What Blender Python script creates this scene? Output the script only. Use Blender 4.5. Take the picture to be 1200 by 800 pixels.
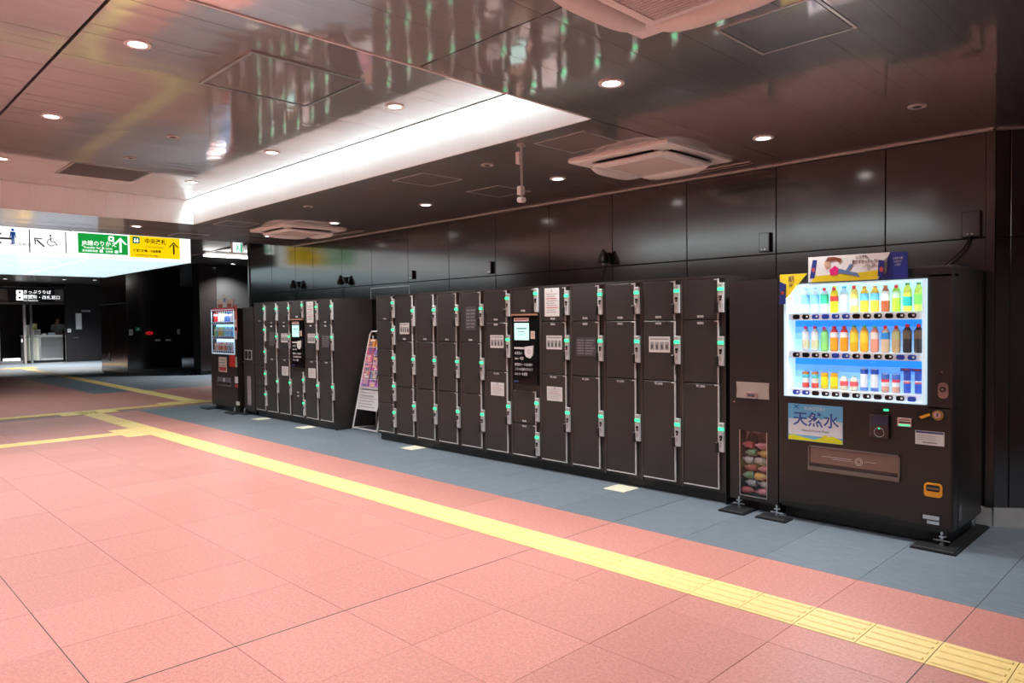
import bpy, bmesh, math, random
from mathutils import Matrix, Vector
random.seed(7)
for o in list(bpy.data.objects): bpy.data.objects.remove(o)
S = bpy.context.scene
COL = S.collection
# ------------------------------------------------------------------ camera
CH = 1.543; FPX = 850.2
RX = Vector((0.7024, 0.7117, -0.0118)); RD = Vector((0.0110, -0.0282, -0.9995)); RF = Vector((-0.7117, 0.7019, -0.0276))
RF.normalize(); RX = (RX - RF*RX.dot(RF)).normalized(); RD = RF.cross(RX).normalized()
cam = bpy.data.cameras.new('camera'); co = bpy.data.objects.new('camera', cam); COL.objects.link(co)
cam.sensor_width = 36; cam.lens = FPX/1200*36; cam.clip_start = .05; cam.clip_end = 200
m = Matrix.Identity(4)
for i in range(3):
    m[i][0] = RX[i]; m[i][1] = -RD[i]; m[i][2] = -RF[i]
m[2][3] = CH
co.matrix_world = m; S.camera = co
# ------------------------------------------------------------------ world, exposure, large lights
w = bpy.data.worlds.new('world'); S.world = w; w.use_nodes = True
w.node_tree.nodes['Background'].inputs[0].default_value = (.75, .82, .9, 1)
w.node_tree.nodes['Background'].inputs[1].default_value = 0
S.view_settings.view_transform = 'Standard'; S.view_settings.look = 'None'
S.view_settings.gamma = 1; S.view_settings.use_curve_mapping = False
S.view_settings.exposure = 0.0
DOWN_W = 18; COVE_W = 60; BOX_E = 3.8

def area(name, loc, sx, sy, watts, rot=(0, 0, 0), col=(1, .97, .93), parent=None):
    l = bpy.data.lights.new(name, 'AREA'); l.shape = 'RECTANGLE'; l.size = sx; l.size_y = sy; l.energy = watts; l.color = col
    o = bpy.data.objects.new(name, l); COL.objects.link(o); o.location = loc; o.rotation_euler = rot
    if parent: o.parent = parent
    return o

# pixel helpers: a pixel gives a ray, the plane it touches gives the place
def ray(px, py): return RX*((px-600)/FPX) + RD*((py-400)/FPX) + RF
def onx(px, py, x): r = ray(px, py); t = x/r.x; return Vector((x, r.y*t, CH+r.z*t))
def ony(px, py, y): r = ray(px, py); t = y/r.y; return Vector((r.x*t, y, CH+r.z*t))
def onz(px, py, z): r = ray(px, py); t = (z-CH)/r.z; return Vector((r.x*t, r.y*t, z))
def proj(p):
    d = Vector(p)-Vector((0, 0, CH)); f = d.dot(RF)
    return (600+FPX*d.dot(RX)/f, 400+FPX*d.dot(RD)/f, f)

# ------------------------------------------------------------------ materials
MATS = {}
def M(name, col, rough=.5, metal=0, es=0, ecol=None, var=0, scale=30, bump=0, bscale=None, spec=.5, coat=0, world=False, rnd=0, stretch=None, speck=None):
    if name in MATS: return MATS[name]
    mt = bpy.data.materials.new(name); mt.use_nodes = True; MATS[name] = mt
    nt = mt.node_tree; b = nt.nodes['Principled BSDF']
    b.inputs['Base Color'].default_value = (*col, 1); b.inputs['Roughness'].default_value = rough
    b.inputs['Metallic'].default_value = metal; b.inputs['Specular IOR Level'].default_value = spec
    if coat: b.inputs['Coat Weight'].default_value = coat; b.inputs['Coat Roughness'].default_value = .06
    if es: b.inputs['Emission Color'].default_value = (*(ecol or col), 1); b.inputs['Emission Strength'].default_value = es
    if var or bump or speck:
        if world: vec = nt.nodes.new('ShaderNodeNewGeometry').outputs['Position']
        else: vec = nt.nodes.new('ShaderNodeTexCoord').outputs['Object']
        if stretch:
            mp = nt.nodes.new('ShaderNodeMapping'); mp.inputs['Scale'].default_value = stretch
            nt.links.new(vec, mp.inputs['Vector']); vec = mp.outputs['Vector']
    out = None
    if var:
        n = nt.nodes.new('ShaderNodeTexNoise'); n.inputs['Scale'].default_value = scale; n.inputs['Detail'].default_value = 6
        nt.links.new(vec, n.inputs['Vector'])
        r = nt.nodes.new('ShaderNodeMapRange'); r.inputs['From Min'].default_value = .3; r.inputs['From Max'].default_value = .7
        r.inputs['To Min'].default_value = 1-var; r.inputs['To Max'].default_value = 1+var
        nt.links.new(n.outputs['Fac'], r.inputs['Value'])
        h = nt.nodes.new('ShaderNodeMix'); h.data_type = 'RGBA'; h.blend_type = 'MULTIPLY'; h.inputs['Factor'].default_value = 1
        h.inputs['A'].default_value = (*col, 1); nt.links.new(r.outputs['Result'], h.inputs['B']); out = h.outputs['Result']
    if speck:
        v = nt.nodes.new('ShaderNodeTexNoise'); v.inputs['Scale'].default_value = speck[0]; v.inputs['Detail'].default_value = 3; v.inputs['Roughness'].default_value = .7
        nt.links.new(vec, v.inputs['Vector'])
        r = nt.nodes.new('ShaderNodeMapRange'); r.inputs['From Min'].default_value = .56; r.inputs['From Max'].default_value = .7
        nt.links.new(v.outputs['Fac'], r.inputs['Value'])
        h = nt.nodes.new('ShaderNodeMix'); h.data_type = 'RGBA'; nt.links.new(r.outputs['Result'], h.inputs['Factor'])
        if out: nt.links.new(out, h.inputs['A'])
        else: h.inputs['A'].default_value = (*col, 1)
        h.inputs['B'].default_value = (*speck[1], 1); out = h.outputs['Result']
    if rnd:
        oi = nt.nodes.new('ShaderNodeObjectInfo')
        r = nt.nodes.new('ShaderNodeMapRange'); r.inputs['To Min'].default_value = 1-rnd; r.inputs['To Max'].default_value = 1+rnd
        nt.links.new(oi.outputs['Random'], r.inputs['Value'])
        h = nt.nodes.new('ShaderNodeMix'); h.data_type = 'RGBA'; h.blend_type = 'MULTIPLY'; h.inputs['Factor'].default_value = 1
        if out: nt.links.new(out, h.inputs['A'])
        else: h.inputs['A'].default_value = (*col, 1)
        nt.links.new(r.outputs['Result'], h.inputs['B']); out = h.outputs['Result']
    if out: nt.links.new(out, b.inputs['Base Color'])
    if bump:
        n = nt.nodes.new('ShaderNodeTexNoise'); n.inputs['Scale'].default_value = bscale or scale; n.inputs['Detail'].default_value = 4
        nt.links.new(vec, n.inputs['Vector'])
        bp = nt.nodes.new('ShaderNodeBump'); bp.inputs['Strength'].default_value = bump; bp.inputs['Distance'].default_value = .01
        nt.links.new(n.outputs['Fac'], bp.inputs['Height']); nt.links.new(bp.outputs['Normal'], b.inputs['Normal'])
    return mt

def glass(name, tint=(1, 1, 1), refl=.5):
    if name in MATS: return MATS[name]
    mt = bpy.data.materials.new(name); mt.use_nodes = True; MATS[name] = mt; nt = mt.node_tree; nt.nodes.clear()
    o = nt.nodes.new('ShaderNodeOutputMaterial'); mx = nt.nodes.new('ShaderNodeMixShader')
    t = nt.nodes.new('ShaderNodeBsdfTransparent'); t.inputs[0].default_value = (*tint, 1)
    g = nt.nodes.new('ShaderNodeBsdfGlossy'); g.inputs['Roughness'].default_value = .03
    lw = nt.nodes.new('ShaderNodeLayerWeight'); pw = nt.nodes.new('ShaderNodeMath'); pw.operation = 'POWER'; pw.inputs[1].default_value = 5
    nt.links.new(lw.outputs['Facing'], pw.inputs[0]); f = nt.nodes.new('ShaderNodeMath'); f.operation = 'MULTIPLY_ADD'; f.inputs[1].default_value = .6; f.inputs[2].default_value = .03; nt.links.new(pw.outputs[0], f.inputs[0])
    nt.links.new(f.outputs[0], mx.inputs[0]); nt.links.new(t.outputs[0], mx.inputs[1]); nt.links.new(g.outputs[0], mx.inputs[2]); nt.links.new(mx.outputs[0], o.inputs[0])
    return mt

def tile_mat(name, col, grout, size, ox, oy, rough, speck=None):
    """flat paving beyond the modelled tiles: joints as a grid in world metres"""
    mt = M(name, col, rough, var=.12, scale=40, world=True, speck=speck)
    nt = mt.node_tree; b = nt.nodes['Principled BSDF']
    src = b.inputs['Base Color'].links[0].from_socket
    g = nt.nodes.new('ShaderNodeNewGeometry'); sp = nt.nodes.new('ShaderNodeSeparateXYZ'); nt.links.new(g.outputs['Position'], sp.inputs[0])
    outs = []
    for ax, off in (('X', ox), ('Y', oy)):
        a = nt.nodes.new('ShaderNodeMath'); a.operation = 'SUBTRACT'; a.inputs[1].default_value = off; nt.links.new(sp.outputs[ax], a.inputs[0])
        p = nt.nodes.new('ShaderNodeMath'); p.operation = 'PINGPONG'; p.inputs[1].default_value = size/2; nt.links.new(a.outputs[0], p.inputs[0])
        l = nt.nodes.new('ShaderNodeMath'); l.operation = 'LESS_THAN'; l.inputs[1].default_value = .003; nt.links.new(p.outputs[0], l.inputs[0]); outs.append(l)
    mx = nt.nodes.new('ShaderNodeMath'); mx.operation = 'MAXIMUM'; nt.links.new(outs[0].outputs[0], mx.inputs[0]); nt.links.new(outs[1].outputs[0], mx.inputs[1])
    h = nt.nodes.new('ShaderNodeMix'); h.data_type = 'RGBA'; nt.links.new(mx.outputs[0], h.inputs['Factor']); nt.links.new(src, h.inputs['A']); h.inputs['B'].default_value = (*grout, 1)
    nt.links.new(h.outputs['Result'], b.inputs['Base Color'])
    return mt

RED = (.495, .192, .158); BLUE = (.150, .178, .203); YEL = (.80, .58, .22)
M('red_tile', RED, .42, var=.16, scale=55, world=True, rnd=.06, speck=(160, (.70, .47, .42)), bump=.12, bscale=120)
M('blue_tile', BLUE, .42, var=.14, scale=9, world=True, rnd=.07, stretch=(1, 5, 1), bump=.08, bscale=60)
M('yellow_tile', YEL, .45, var=.06, scale=30, world=True, rnd=.05)
M('amber_tile', (.75, .38, .03), .45, var=.06, scale=30, world=True, rnd=.05)
M('grout', (.27, .16, .14), .8, var=.2, scale=20, world=True)
tile_mat('red_far', RED, (.33, .12, .10), .6, -.993, .26, .42, speck=(160, (.70, .47, .42)))
tile_mat('blue_far', BLUE, (.08, .10, .12), .6, -.993, .26, .42)
def two_lobe(name, col, r1, r2, fac):
    mt = M(name, col, r1, 1, var=.05, scale=3, stretch=(30, 1, 1), rnd=.015); nt = mt.node_tree
    b = nt.nodes['Principled BSDF']; o = nt.nodes['Material Output']
    g = nt.nodes.new('ShaderNodeBsdfPrincipled'); g.inputs['Metallic'].default_value = 1; g.inputs['Roughness'].default_value = r2
    nt.links.new(b.inputs['Base Color'].links[0].from_socket, g.inputs['Base Color'])
    mx = nt.nodes.new('ShaderNodeMixShader'); mx.inputs[0].default_value = fac
    nt.links.new(b.outputs[0], mx.inputs[1]); nt.links.new(g.outputs[0], mx.inputs[2]); nt.links.new(mx.outputs[0], o.inputs[0])
two_lobe('ceiling_metal', (.77, .735, .735), .065, .48, .28)
M('ceiling_back', (.03, .028, .027), .6, var=.1)
M('ceiling_dark', (.10, .09, .085), .3, .6, var=.1, scale=3)
M('fascia', (.86, .88, .88), .22, 0, var=.03, scale=4, stretch=(30, 30, 1), coat=.5)
M('wall_panel', (.018, .0145, .0145), .14, 0, var=.15, scale=3, stretch=(1, 1, 12)).node_tree.nodes['Principled BSDF'].inputs['IOR'].default_value = 2.4
M('wall_joint', (.004, .004, .004), .7, var=.1)
M('steel', (.55, .54, .52), .28, 1, var=.06, scale=8, stretch=(1, 1, 30))
M('trim_metal', (.60, .59, .58), .35, .6, var=.05)
M('unseen_plain_wall', (.34, .32, .30), .6, var=.08, scale=2)
M('black', (.006, .006, .006), .45, var=.2)
M('black_gloss', (.008, .008, .009), .08, var=.1, coat=.5)
M('rubber_and_gap_shade', (.006, .006, .007), .6, var=.2)
M('locker', (.035, .031, .029), .42, var=.06, scale=6, rnd=.04)
M('locker_edge', (.16, .13, .12), .4, .4, var=.05)
M('bar', (.62, .60, .58), .4, 0, var=.05)
M('lock_white', (.55, .55, .55), .4, var=.05)
M('green_led', (.05, .9, .35), .4, es=1.6, ecol=(.03, .9, .33))
M('paper', (.72, .71, .70), .7, var=.03)
M('ink', (.08, .08, .09), .6, var=.1)
M('grey_ink', (.35, .35, .36), .6, var=.1)
M('red_ink', (.55, .06, .05), .6, var=.1)
M('dark_notice', (.075, .07, .075), .35, var=.1)
M('notice_print', (.22, .21, .23), .5, var=.1)
M('white', (.80, .80, .79), .4, var=.03)
M('white_print', (.8, .8, .8), .5, var=.03)
M('ac_white', (.86, .85, .83), .45, var=.03)
M('ac_slot', (.11, .11, .11), .6, var=.1)
M('lens', (1, 1, 1), .3, es=9, ecol=(1, .98, .94))
M('lamp_off', (.5, .49, .47), .3, var=.05)
M('cream', (.70, .66, .50), .6, var=.05)
M('chrome', (.7, .7, .7), .15, 1, var=.05)
M('vm_body', (.022, .018, .017), .36, var=.05, scale=8)
M('vm_frame', (.62, .80, .92), .3, es=.55, ecol=(.62, .86, 1))
M('sign_white', (.9, .95, .95), .5, es=1.2, ecol=(.90, .98, 1))
M('sign_green', (.01, .38, .08), .5, es=.85, ecol=(.005, .36, .05))
M('sign_yellow', (.95, .70, .01), .5, es=.95, ecol=(1, .68, .0))
M('sign_blue', (.02, .12, .55), .5, es=.3)
M('sign_teal', (.0, .33, .22), .5, es=.3)
M('sign_red', (.7, .05, .04), .5, es=.3)
M('lit_white', (.95, .97, .97), .5, es=1.5)
M('skin', (.55, .33, .24), .5, var=.05)
M('hair', (.012, .009, .008), .5, var=.2)
glass('glass')
glass('smoke_glass', (.86, .82, .80))
def C(r, g, b, rough=.4, es=0):
    n = 'paint_%02d_%02d_%02d%s' % (int(r*99), int(g*99), int(b*99), '_lit' if es else '')
    return M(n, (r, g, b), rough, var=.04, es=es)

# ------------------------------------------------------------------ mesh builder
FR = {'xyz': (Vector((1, 0, 0)), Vector((0, 1, 0)), Vector((0, 0, 1))),
      'front': (Vector((1, 0, 0)), Vector((0, 0, 1)), Vector((0, -1, 0))),   # faces -y : u=x v=z n=-y
      'side': (Vector((0, 1, 0)), Vector((0, 0, 1)), Vector((1, 0, 0))),    # faces +x : u=y v=z n=+x
      'below': (Vector((1, 0, 0)), Vector((0, -1, 0)), Vector((0, 0, -1)))} # faces down : u=x v=-y n=-z
class MB:
    def __init__(s, fr='xyz'): s.v = []; s.f = []; s.mi = []; s.mats = []; s.sm = []; s.fr = FR[fr]; s.k = 0; s.smooth = False
    def mat(s, m):
        m = MATS[m] if isinstance(m, str) else m
        if m not in s.mats: s.mats.append(m)
        s.k = s.mats.index(m); return s
    def P(s, u, v, n): U, V, N = s.fr; return tuple(U*u+V*v+N*n)
    def add(s, vs, fs):
        b = len(s.v); s.v += [s.P(*p) for p in vs]
        for f in fs: s.f.append([b+i for i in f]); s.mi.append(s.k); s.sm.append(s.smooth)
        return s
    def box(s, u0, u1, v0, v1, n0, n1):
        return s.add([(u0, v0, n0), (u1, v0, n0), (u1, v1, n0), (u0, v1, n0), (u0, v0, n1), (u1, v0, n1), (u1, v1, n1), (u0, v1, n1)],
                     [(3, 2, 1, 0), (4, 5, 6, 7), (0, 1, 5, 4), (1, 2, 6, 5), (2, 3, 7, 6), (3, 0, 4, 7)])
    def cbox(s, u0, u1, v0, v1, n0, n1, c):
        """box whose edges at the n1 face are chamfered"""
        return s.add([(u0, v0, n0), (u1, v0, n0), (u1, v1, n0), (u0, v1, n0), (u0, v0, n1-c), (u1, v0, n1-c), (u1, v1, n1-c), (u0, v1, n1-c),
                      (u0+c, v0+c, n1), (u1-c, v0+c, n1), (u1-c, v1-c, n1), (u0+c, v1-c, n1)],
                     [(3, 2, 1, 0), (8, 9, 10, 11)] + [(i, (i+1) % 4, 4+(i+1) % 4, 4+i) for i in range(4)] + [(4+i, 4+(i+1) % 4, 8+(i+1) % 4, 8+i) for i in range(4)])
    def bevel(s, u0, u1, v0, v1, n0, n1, w, seg=2):
        bm = bmesh.new(); bmesh.ops.create_cube(bm, size=1)
        bmesh.ops.scale(bm, vec=(u1-u0, v1-v0, n1-n0), verts=bm.verts); bmesh.ops.translate(bm, vec=((u0+u1)/2, (v0+v1)/2, (n0+n1)/2), verts=bm.verts)
        bmesh.ops.bevel(bm, geom=bm.edges[:], offset=w, segments=seg, affect='EDGES', profile=.5)
        bm.verts.index_update(); s.add([tuple(v.co) for v in bm.verts], [[v.index for v in f.verts] for f in bm.faces]); bm.free(); return s
    def prism(s, poly, n0, n1):
        k = len(poly); a = sum(poly[i][0]*poly[(i+1) % k][1]-poly[(i+1) % k][0]*poly[i][1] for i in range(k))
        if a < 0: poly = poly[::-1]
        return s.add([(p[0], p[1], n0) for p in poly]+[(p[0], p[1], n1) for p in poly],
                     [list(range(k))[::-1], list(range(k, 2*k))]+[(i, (i+1) % k, k+(i+1) % k, k+i) for i in range(k)])
    def disc(s, u, v, r, n0, n1, seg=16, r2=None, ru=1, rv=1):
        r2 = r if r2 is None else r2
        A = [(math.cos(2*math.pi*i/seg), math.sin(2*math.pi*i/seg)) for i in range(seg)]
        return s.add([(u+a*r*ru, v+b*r*rv, n0) for a, b in A]+[(u+a*r2*ru, v+b*r2*rv, n1) for a, b in A],
                     [list(range(seg))[::-1], list(range(seg, 2*seg))]+[(i, (i+1) % seg, seg+(i+1) % seg, seg+i) for i in range(seg)])
    def ring(s, u, v, r0, r1, n0, n1, seg=20, a0=0, a1=360):
        full = abs(a1-a0) >= 360; k = seg if full else seg+1
        A = [math.radians(a0+(a1-a0)*i/seg) for i in range(k)]
        vs = []
        for a in A:
            c, d = math.cos(a), math.sin(a); vs += [(u+r0*c, v+r0*d, n0), (u+r1*c, v+r1*d, n0), (u+r1*c, v+r1*d, n1), (u+r0*c, v+r0*d, n1)]
        fs = []
        for i in range(seg):
            a = 4*i; b = 4*((i+1) % k)
            fs += [(a+q, a+(q+1) % 4, b+(q+1) % 4, b+q) for q in range(4)]
        if not full: fs += [(0, 1, 2, 3), (4*k-1, 4*k-2, 4*k-3, 4*k-4)]
        return s.add(vs, fs)
    def rrect(s, u0, u1, v0, v1, r, n0, n1, seg=4):
        p = []
        for cx, cy, a in ((u1-r, v1-r, 0), (u0+r, v1-r, 90), (u0+r, v0+r, 180), (u1-r, v0+r, 270)):
            for i in range(seg+1):
                t = math.radians(a+90*i/seg); p.append((cx+r*math.cos(t), cy+r*math.sin(t)))
        return s.prism(p, n0, n1)
    def stroke(s, pts, wd, n0, n1):
        for a, b in zip(pts[:-1], pts[1:]):
            d = math.hypot(b[0]-a[0], b[1]-a[1]) or 1; px, py = -(b[1]-a[1])/d*wd/2, (b[0]-a[0])/d*wd/2
            s.prism([(a[0]+px, a[1]+py), (a[0]-px, a[1]-py), (b[0]-px, b[1]-py), (b[0]+px, b[1]+py)], n0, n1)
        return s
    def lathe(s, u, n, prof, seg=12):
        """around the v axis; prof = [(radius, v, material for the band above)]"""
        A = [(math.cos(2*math.pi*i/seg), math.sin(2*math.pi*i/seg)) for i in range(seg)]
        for (r0, v0, mt), (r1, v1, _) in zip(prof[:-1], prof[1:]):
            if mt: s.mat(mt)
            s.add([(u+a*r0, v0, n+b*r0) for a, b in A]+[(u+a*r1, v1, n+b*r1) for a, b in A], [(i, seg+i, seg+(i+1) % seg, (i+1) % seg) for i in range(seg)])
        r, v, _ = prof[-1]; s.add([(u+a*r, v, n+b*r) for a, b in A], [list(range(seg))[::-1]])
        r, v, _ = prof[0]; s.add([(u+a*r, v, n+b*r) for a, b in A], [list(range(seg))])
        return s
    def tube(s, pts, r, seg=6, r2=None):
        pts = [Vector(p) for p in pts]; rings = []; n = len(pts)
        for i, p in enumerate(pts):
            d = (pts[min(i+1, n-1)]-pts[max(i-1, 0)]).normalized()
            a = d.orthogonal().normalized() if i == 0 else (rings[-1][1]-d*rings[-1][1].dot(d)).normalized()
            rings.append((p, a, d.cross(a)))
        vs = []
        for i, (p, a, b) in enumerate(rings):
            rr = r if r2 is None else r+(r2-r)*i/(n-1)
            vs += [tuple(p+a*(rr*math.cos(2*math.pi*q/seg))+b*(rr*math.sin(2*math.pi*q/seg))) for q in range(seg)]
        fs = [list(range(seg))[::-1], list(range((n-1)*seg, n*seg))]
        for i in range(n-1): fs += [(i*seg+q, i*seg+(q+1) % seg, (i+1)*seg+(q+1) % seg, (i+1)*seg+q) for q in range(seg)]
        return s.add(vs, fs)
    def mesh(s, name):
        me = bpy.data.meshes.new(name); me.from_pydata(s.v, [], s.f)
        for m_ in s.mats: me.materials.append(m_)
        me.polygons.foreach_set('material_index', s.mi)
        if any(s.sm): me.polygons.foreach_set('use_smooth', s.sm)
        me.update(); return me
    def build(s, name, parent=None, loc=(0, 0, 0)): return link(name, s.mesh(name), parent, loc)
def link(name, me, parent=None, loc=(0, 0, 0), rot=None):
    o = bpy.data.objects.new(name, me); COL.objects.link(o); o.location = loc
    if parent: o.parent = parent
    if rot: o.rotation_euler = rot
    return o
def thing(name, label, cat, loc=(0, 0, 0), group=None, rz=0):
    o = bpy.data.objects.new(name, None); COL.objects.link(o); o.location = loc; o.rotation_euler = (0, 0, rz); o.empty_display_size = .1
    return tag(o, label, cat, group)
def tag(o, label, cat, group=None):
    o['label'] = label; o['category'] = cat
    if group: o['group'] = group
    return o
def struct(o, label=None):
    o['kind'] = 'structure'
    if label: o['label'] = label
    return o
def copy_tree(o, parent=None):
    c = o.copy(); COL.objects.link(c); c.parent = parent
    for ch in o.children: copy_tree(ch, c)
    return c
TXT = {}
def text(s, fr, u, v, n, size, mat, parent, align='CENTER', name='lettering', sx=1, bold=0):
    key = (s, size, align, mat, sx, bold)
    if key not in TXT:
        cu = bpy.data.curves.new('lettering', 'FONT'); cu.body = s; cu.size = size; cu.align_x = align; cu.align_y = 'CENTER'; cu.extrude = .0006; cu.resolution_u = 2; cu.offset = bold
        ob = bpy.data.objects.new('lettering', cu); COL.objects.link(ob)
        me = bpy.data.meshes.new_from_object(ob); bpy.data.objects.remove(ob); bpy.data.curves.remove(cu)
        if sx != 1: me.transform(Matrix.Diagonal((sx, 1, 1, 1)))
        me.materials.clear(); me.materials.append(MATS[mat] if isinstance(mat, str) else mat); TXT[key] = me
    U, V, N = FR[fr]
    o = link(name, TXT[key], parent, U*u+V*v+N*n)
    mm = Matrix((U, V, N)).transposed(); o.rotation_euler = mm.to_euler(); return o

# ================================================================== STRUCTURE
ZL, ZI, ZH = 2.89, 3.20, 3.42        # low ceiling, coffer ceiling, ceiling of the far hall
YW = 6.20                            # wall behind the lockers
CX0, CX1, CY0, CY1 = -9.88, -3.10, -1.46, 3.81   # coffer
XE = -11.65                          # edge of the low ceiling
# ---- floor
f = MB(); f.mat('grout').box(-14.6, 3, -4, 8.9, -.1, -.006)
f.mat('red_far').box(-18.5, -14.6, -12, 14, -.1, 0).box(-45, -18.5, -12, 4.8, -.1, 0).box(-14.6, 9, -12, -4, -.1, 0).box(3, 9, -4, 14, -.1, 0)
f.mat('blue_far').box(-45, -18.5, 4.8, 14, -.1, 0).box(-14.6, 3, 8.9, 14, -.1, 0)
floor = struct(f.build('floor'), 'red and blue grey stone paving of the concourse')
def tilemesh(w, d, mt, t=.006):
    return MB().mat(mt).cbox(-w/2+.0011, w/2-.0011, -d/2+.0011, d/2-.0011, -t, 0, .0009).mesh('paving_tile')
rows = [(.26-.6*k-.6, .26-.6*k, 'red_tile') for k in range(7)]+[(.26+.6*k, .86+.6*k, 'red_tile') for k in range(5)]+[(3.26, 3.53, 'red_tile'), (3.83, 4.405, 'red_tile'),
        (4.405, 5.0, 'blue_tile'), (5.0, 5.6, 'blue_tile'), (5.6, 6.2, 'blue_tile'), (6.2, 6.8, 'blue_tile'), (6.8, 7.4, 'blue_tile'), (7.4, 8.0, 'blue_tile'), (8.0, 8.6, 'blue_tile')]
cells = []
for (y0, y1, mt) in rows:
    for k in range(-6, 23):
        x1 = -.993-.6*k+.6; x0 = x1-.6
        if x0 < -14.6: x0 = -14.59
        if x1-x0 < .1: continue
        mt2 = 'red_tile' if (mt == 'blue_tile' and x1 < -14.2) else mt
        if y0 < 3.3 and -11.6 < (x0+x1)/2 < -11.0:      # tactile line crosses here
            a, b = x0, x1; x0, x1 = -11.193, b
            cells.append((a, -11.493, y0, y1, mt2)) if -11.493-a > .05 else None
            if x1-x0 < .05: continue
        if y0 > 6.1 and x1 < -1.4: continue
        cells.append((x0, x1, y0, y1, mt2))
sc = []
for c in cells:
    P4 = [proj((x, y, 0)) for x, y in ((c[0], c[2]), (c[1], c[2]), (c[1], c[3]), (c[0], c[3]))]
    vis = all(p[2] > .2 for p in P4) and max(p[0] for p in P4) > 0 and min(p[0] for p in P4) < 1200 and min(p[1] for p in P4) < 800
    hid = c[2] > 5.55 and -13.4 < c[1] < -1.5
    a = abs(sum(P4[i][0]*P4[(i+1) % 4][1]-P4[(i+1) % 4][0]*P4[i][1] for i in range(4)))/2 if vis and not hid else 0
    sc.append((a, c))
sc.sort(key=lambda t: -t[0]); tm = {}
rest = MB()
for i, (a, c) in enumerate(sc):
    x0, x1, y0, y1, mt = c; k = (round(x1-x0, 3), round(y1-y0, 3), mt)
    if i < 290 and a > 60:
        if k not in tm: tm[k] = tilemesh(k[0], k[1], mt)
        link('paving_tile', tm[k], floor, ((x0+x1)/2, (y0+y1)/2, random.uniform(-.0005, .0005)))
    else: rest.mat(mt).cbox(x0+.0015, x1-.0015, y0+.0015, y1-.0015, -.006, 0, .0012)
ro = rest.build('paving_tiles_out_of_sight', floor); ro['kind'] = 'stuff'
M('expansion_joint', (.05, .045, .043), .8, var=.2)
MB().mat('expansion_joint').box(-3.3955, -3.3905, -4, 6.0, -.006, .0008).build('expansion_joint', floor)
MB().mat('expansion_joint').box(-14.5, 3, .858, .862, -.006, .0008).build('expansion_joint', floor)
MB().mat('expansion_joint').box(-.995, -.991, 3.0, 6.0, -.006, .0006).build('expansion_joint', floor)
# tactile paving
def bar_tile(mt, along='x'):
    b = MB().mat(mt).cbox(-.1485, .1485, -.1485, .1485, -.006, .001, .001)
    for q in (-.1125, -.0375, .0375, .1125):
        if along == 'x': b.cbox(-.135, .135, q-.014, q+.014, 0, .006, .004)
        else: b.cbox(q-.014, q+.014, -.135, .135, 0, .006, .004)
    return b.mesh('tactile_tile')
def dot_tile(mt):
    b = MB().mat(mt).cbox(-.1485, .1485, -.1485, .1485, -.006, .001, .001)
    for i in range(5):
        for j in range(5): b.disc(-.12+.06*i, -.12+.06*j, .015, 0, .006, 6, .009)
    return b.mesh('tactile_tile')
BX, BY, DT = bar_tile('yellow_tile'), bar_tile('yellow_tile', 'y'), dot_tile('yellow_tile')
AX, ADT = bar_tile('amber_tile'), dot_tile('amber_tile')
def tt(me, x, y): link('tactile_tile', me, floor, (x, y, .0015))
for k in range(-3, 46): tt(DT if k in (33, 34, 35) else BX, -1.143-.3*k+.0, 3.68)
for x, y in ((-11.343, 3.38), (-11.043, 3.38), (-11.643, 3.38), (-11.343, 3.08)): tt(DT, x, y)
for k in range(15): tt(BY, -11.343, 2.78-.3*k)
for k in range(24):
    y = 6.38-.3*k
    tt(DT if abs(y-3.68) < .5 else BY, -14.75, y)
for y in (3.38, 3.68, 3.98): tt(DT, -14.45, y)
for x, y in ((-15.05, 5.48), (-15.05, 5.78), (-15.05, 5.18)): tt(DT, x, y)
for k in range(56):
    x = -15.35-.3*k; tt(BX, x, 5.7+.35*max(0, (-x-15)/17))
for i in range(3):
    for j in range(3): tt(ADT, -32.2-.3*i, 5.75+.3*j)
for k in range(7): tt(ADT, -32.5, 5.45-.3*k)

# ---- ceilings
c = MB().mat('ceiling_back')
c.box(CX0, CX1, CY1+.02, 9, ZL+.02, ZL+.1).box(XE, CX0-.02, -8, 9, ZL+.02, ZL+.1).box(CX1+.02, 9, -8, 9, ZL+.02, ZL+.1).box(CX0, CX1, -8, CY0-.02, ZL+.02, ZL+.1)
c.mat('ceiling_metal').box(2.6, 9, -8, 9, ZL, ZL+.02).box(CX1, 2.6, 6.3, 9, ZL, ZL+.02).box(CX0, CX1, -8, CY0-.02, ZL, ZL+.02).box(CX1, 2.6, -8, -3, ZL, ZL+.02).box(XE, CX0, -8, -3, ZL, ZL+.02)
c.mat('ceiling_dark').box(XE, XE+.02, -8, 9, ZL, ZH)
ceil = struct(c.build('ceiling'), 'glossy brown metal panel ceiling')
ci = MB().mat('ceiling_back').box(CX0-.2, CX1+.2, CY0-.25, CY1+.25, ZI+.13, ZI+.2).box(CX0, CX1, CY0+.08, CY1-.08, ZI+.02, ZI+.05)
ceil_in = struct(ci.build('ceiling'), 'raised glossy ceiling inside the lit coffer')
ch_ = MB().mat('ceiling_dark').box(-46, XE, -12, 14, ZH, ZH+.1); struct(ch_.build('ceiling'), 'dark ceiling of the far hall')
pm = {}
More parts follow.
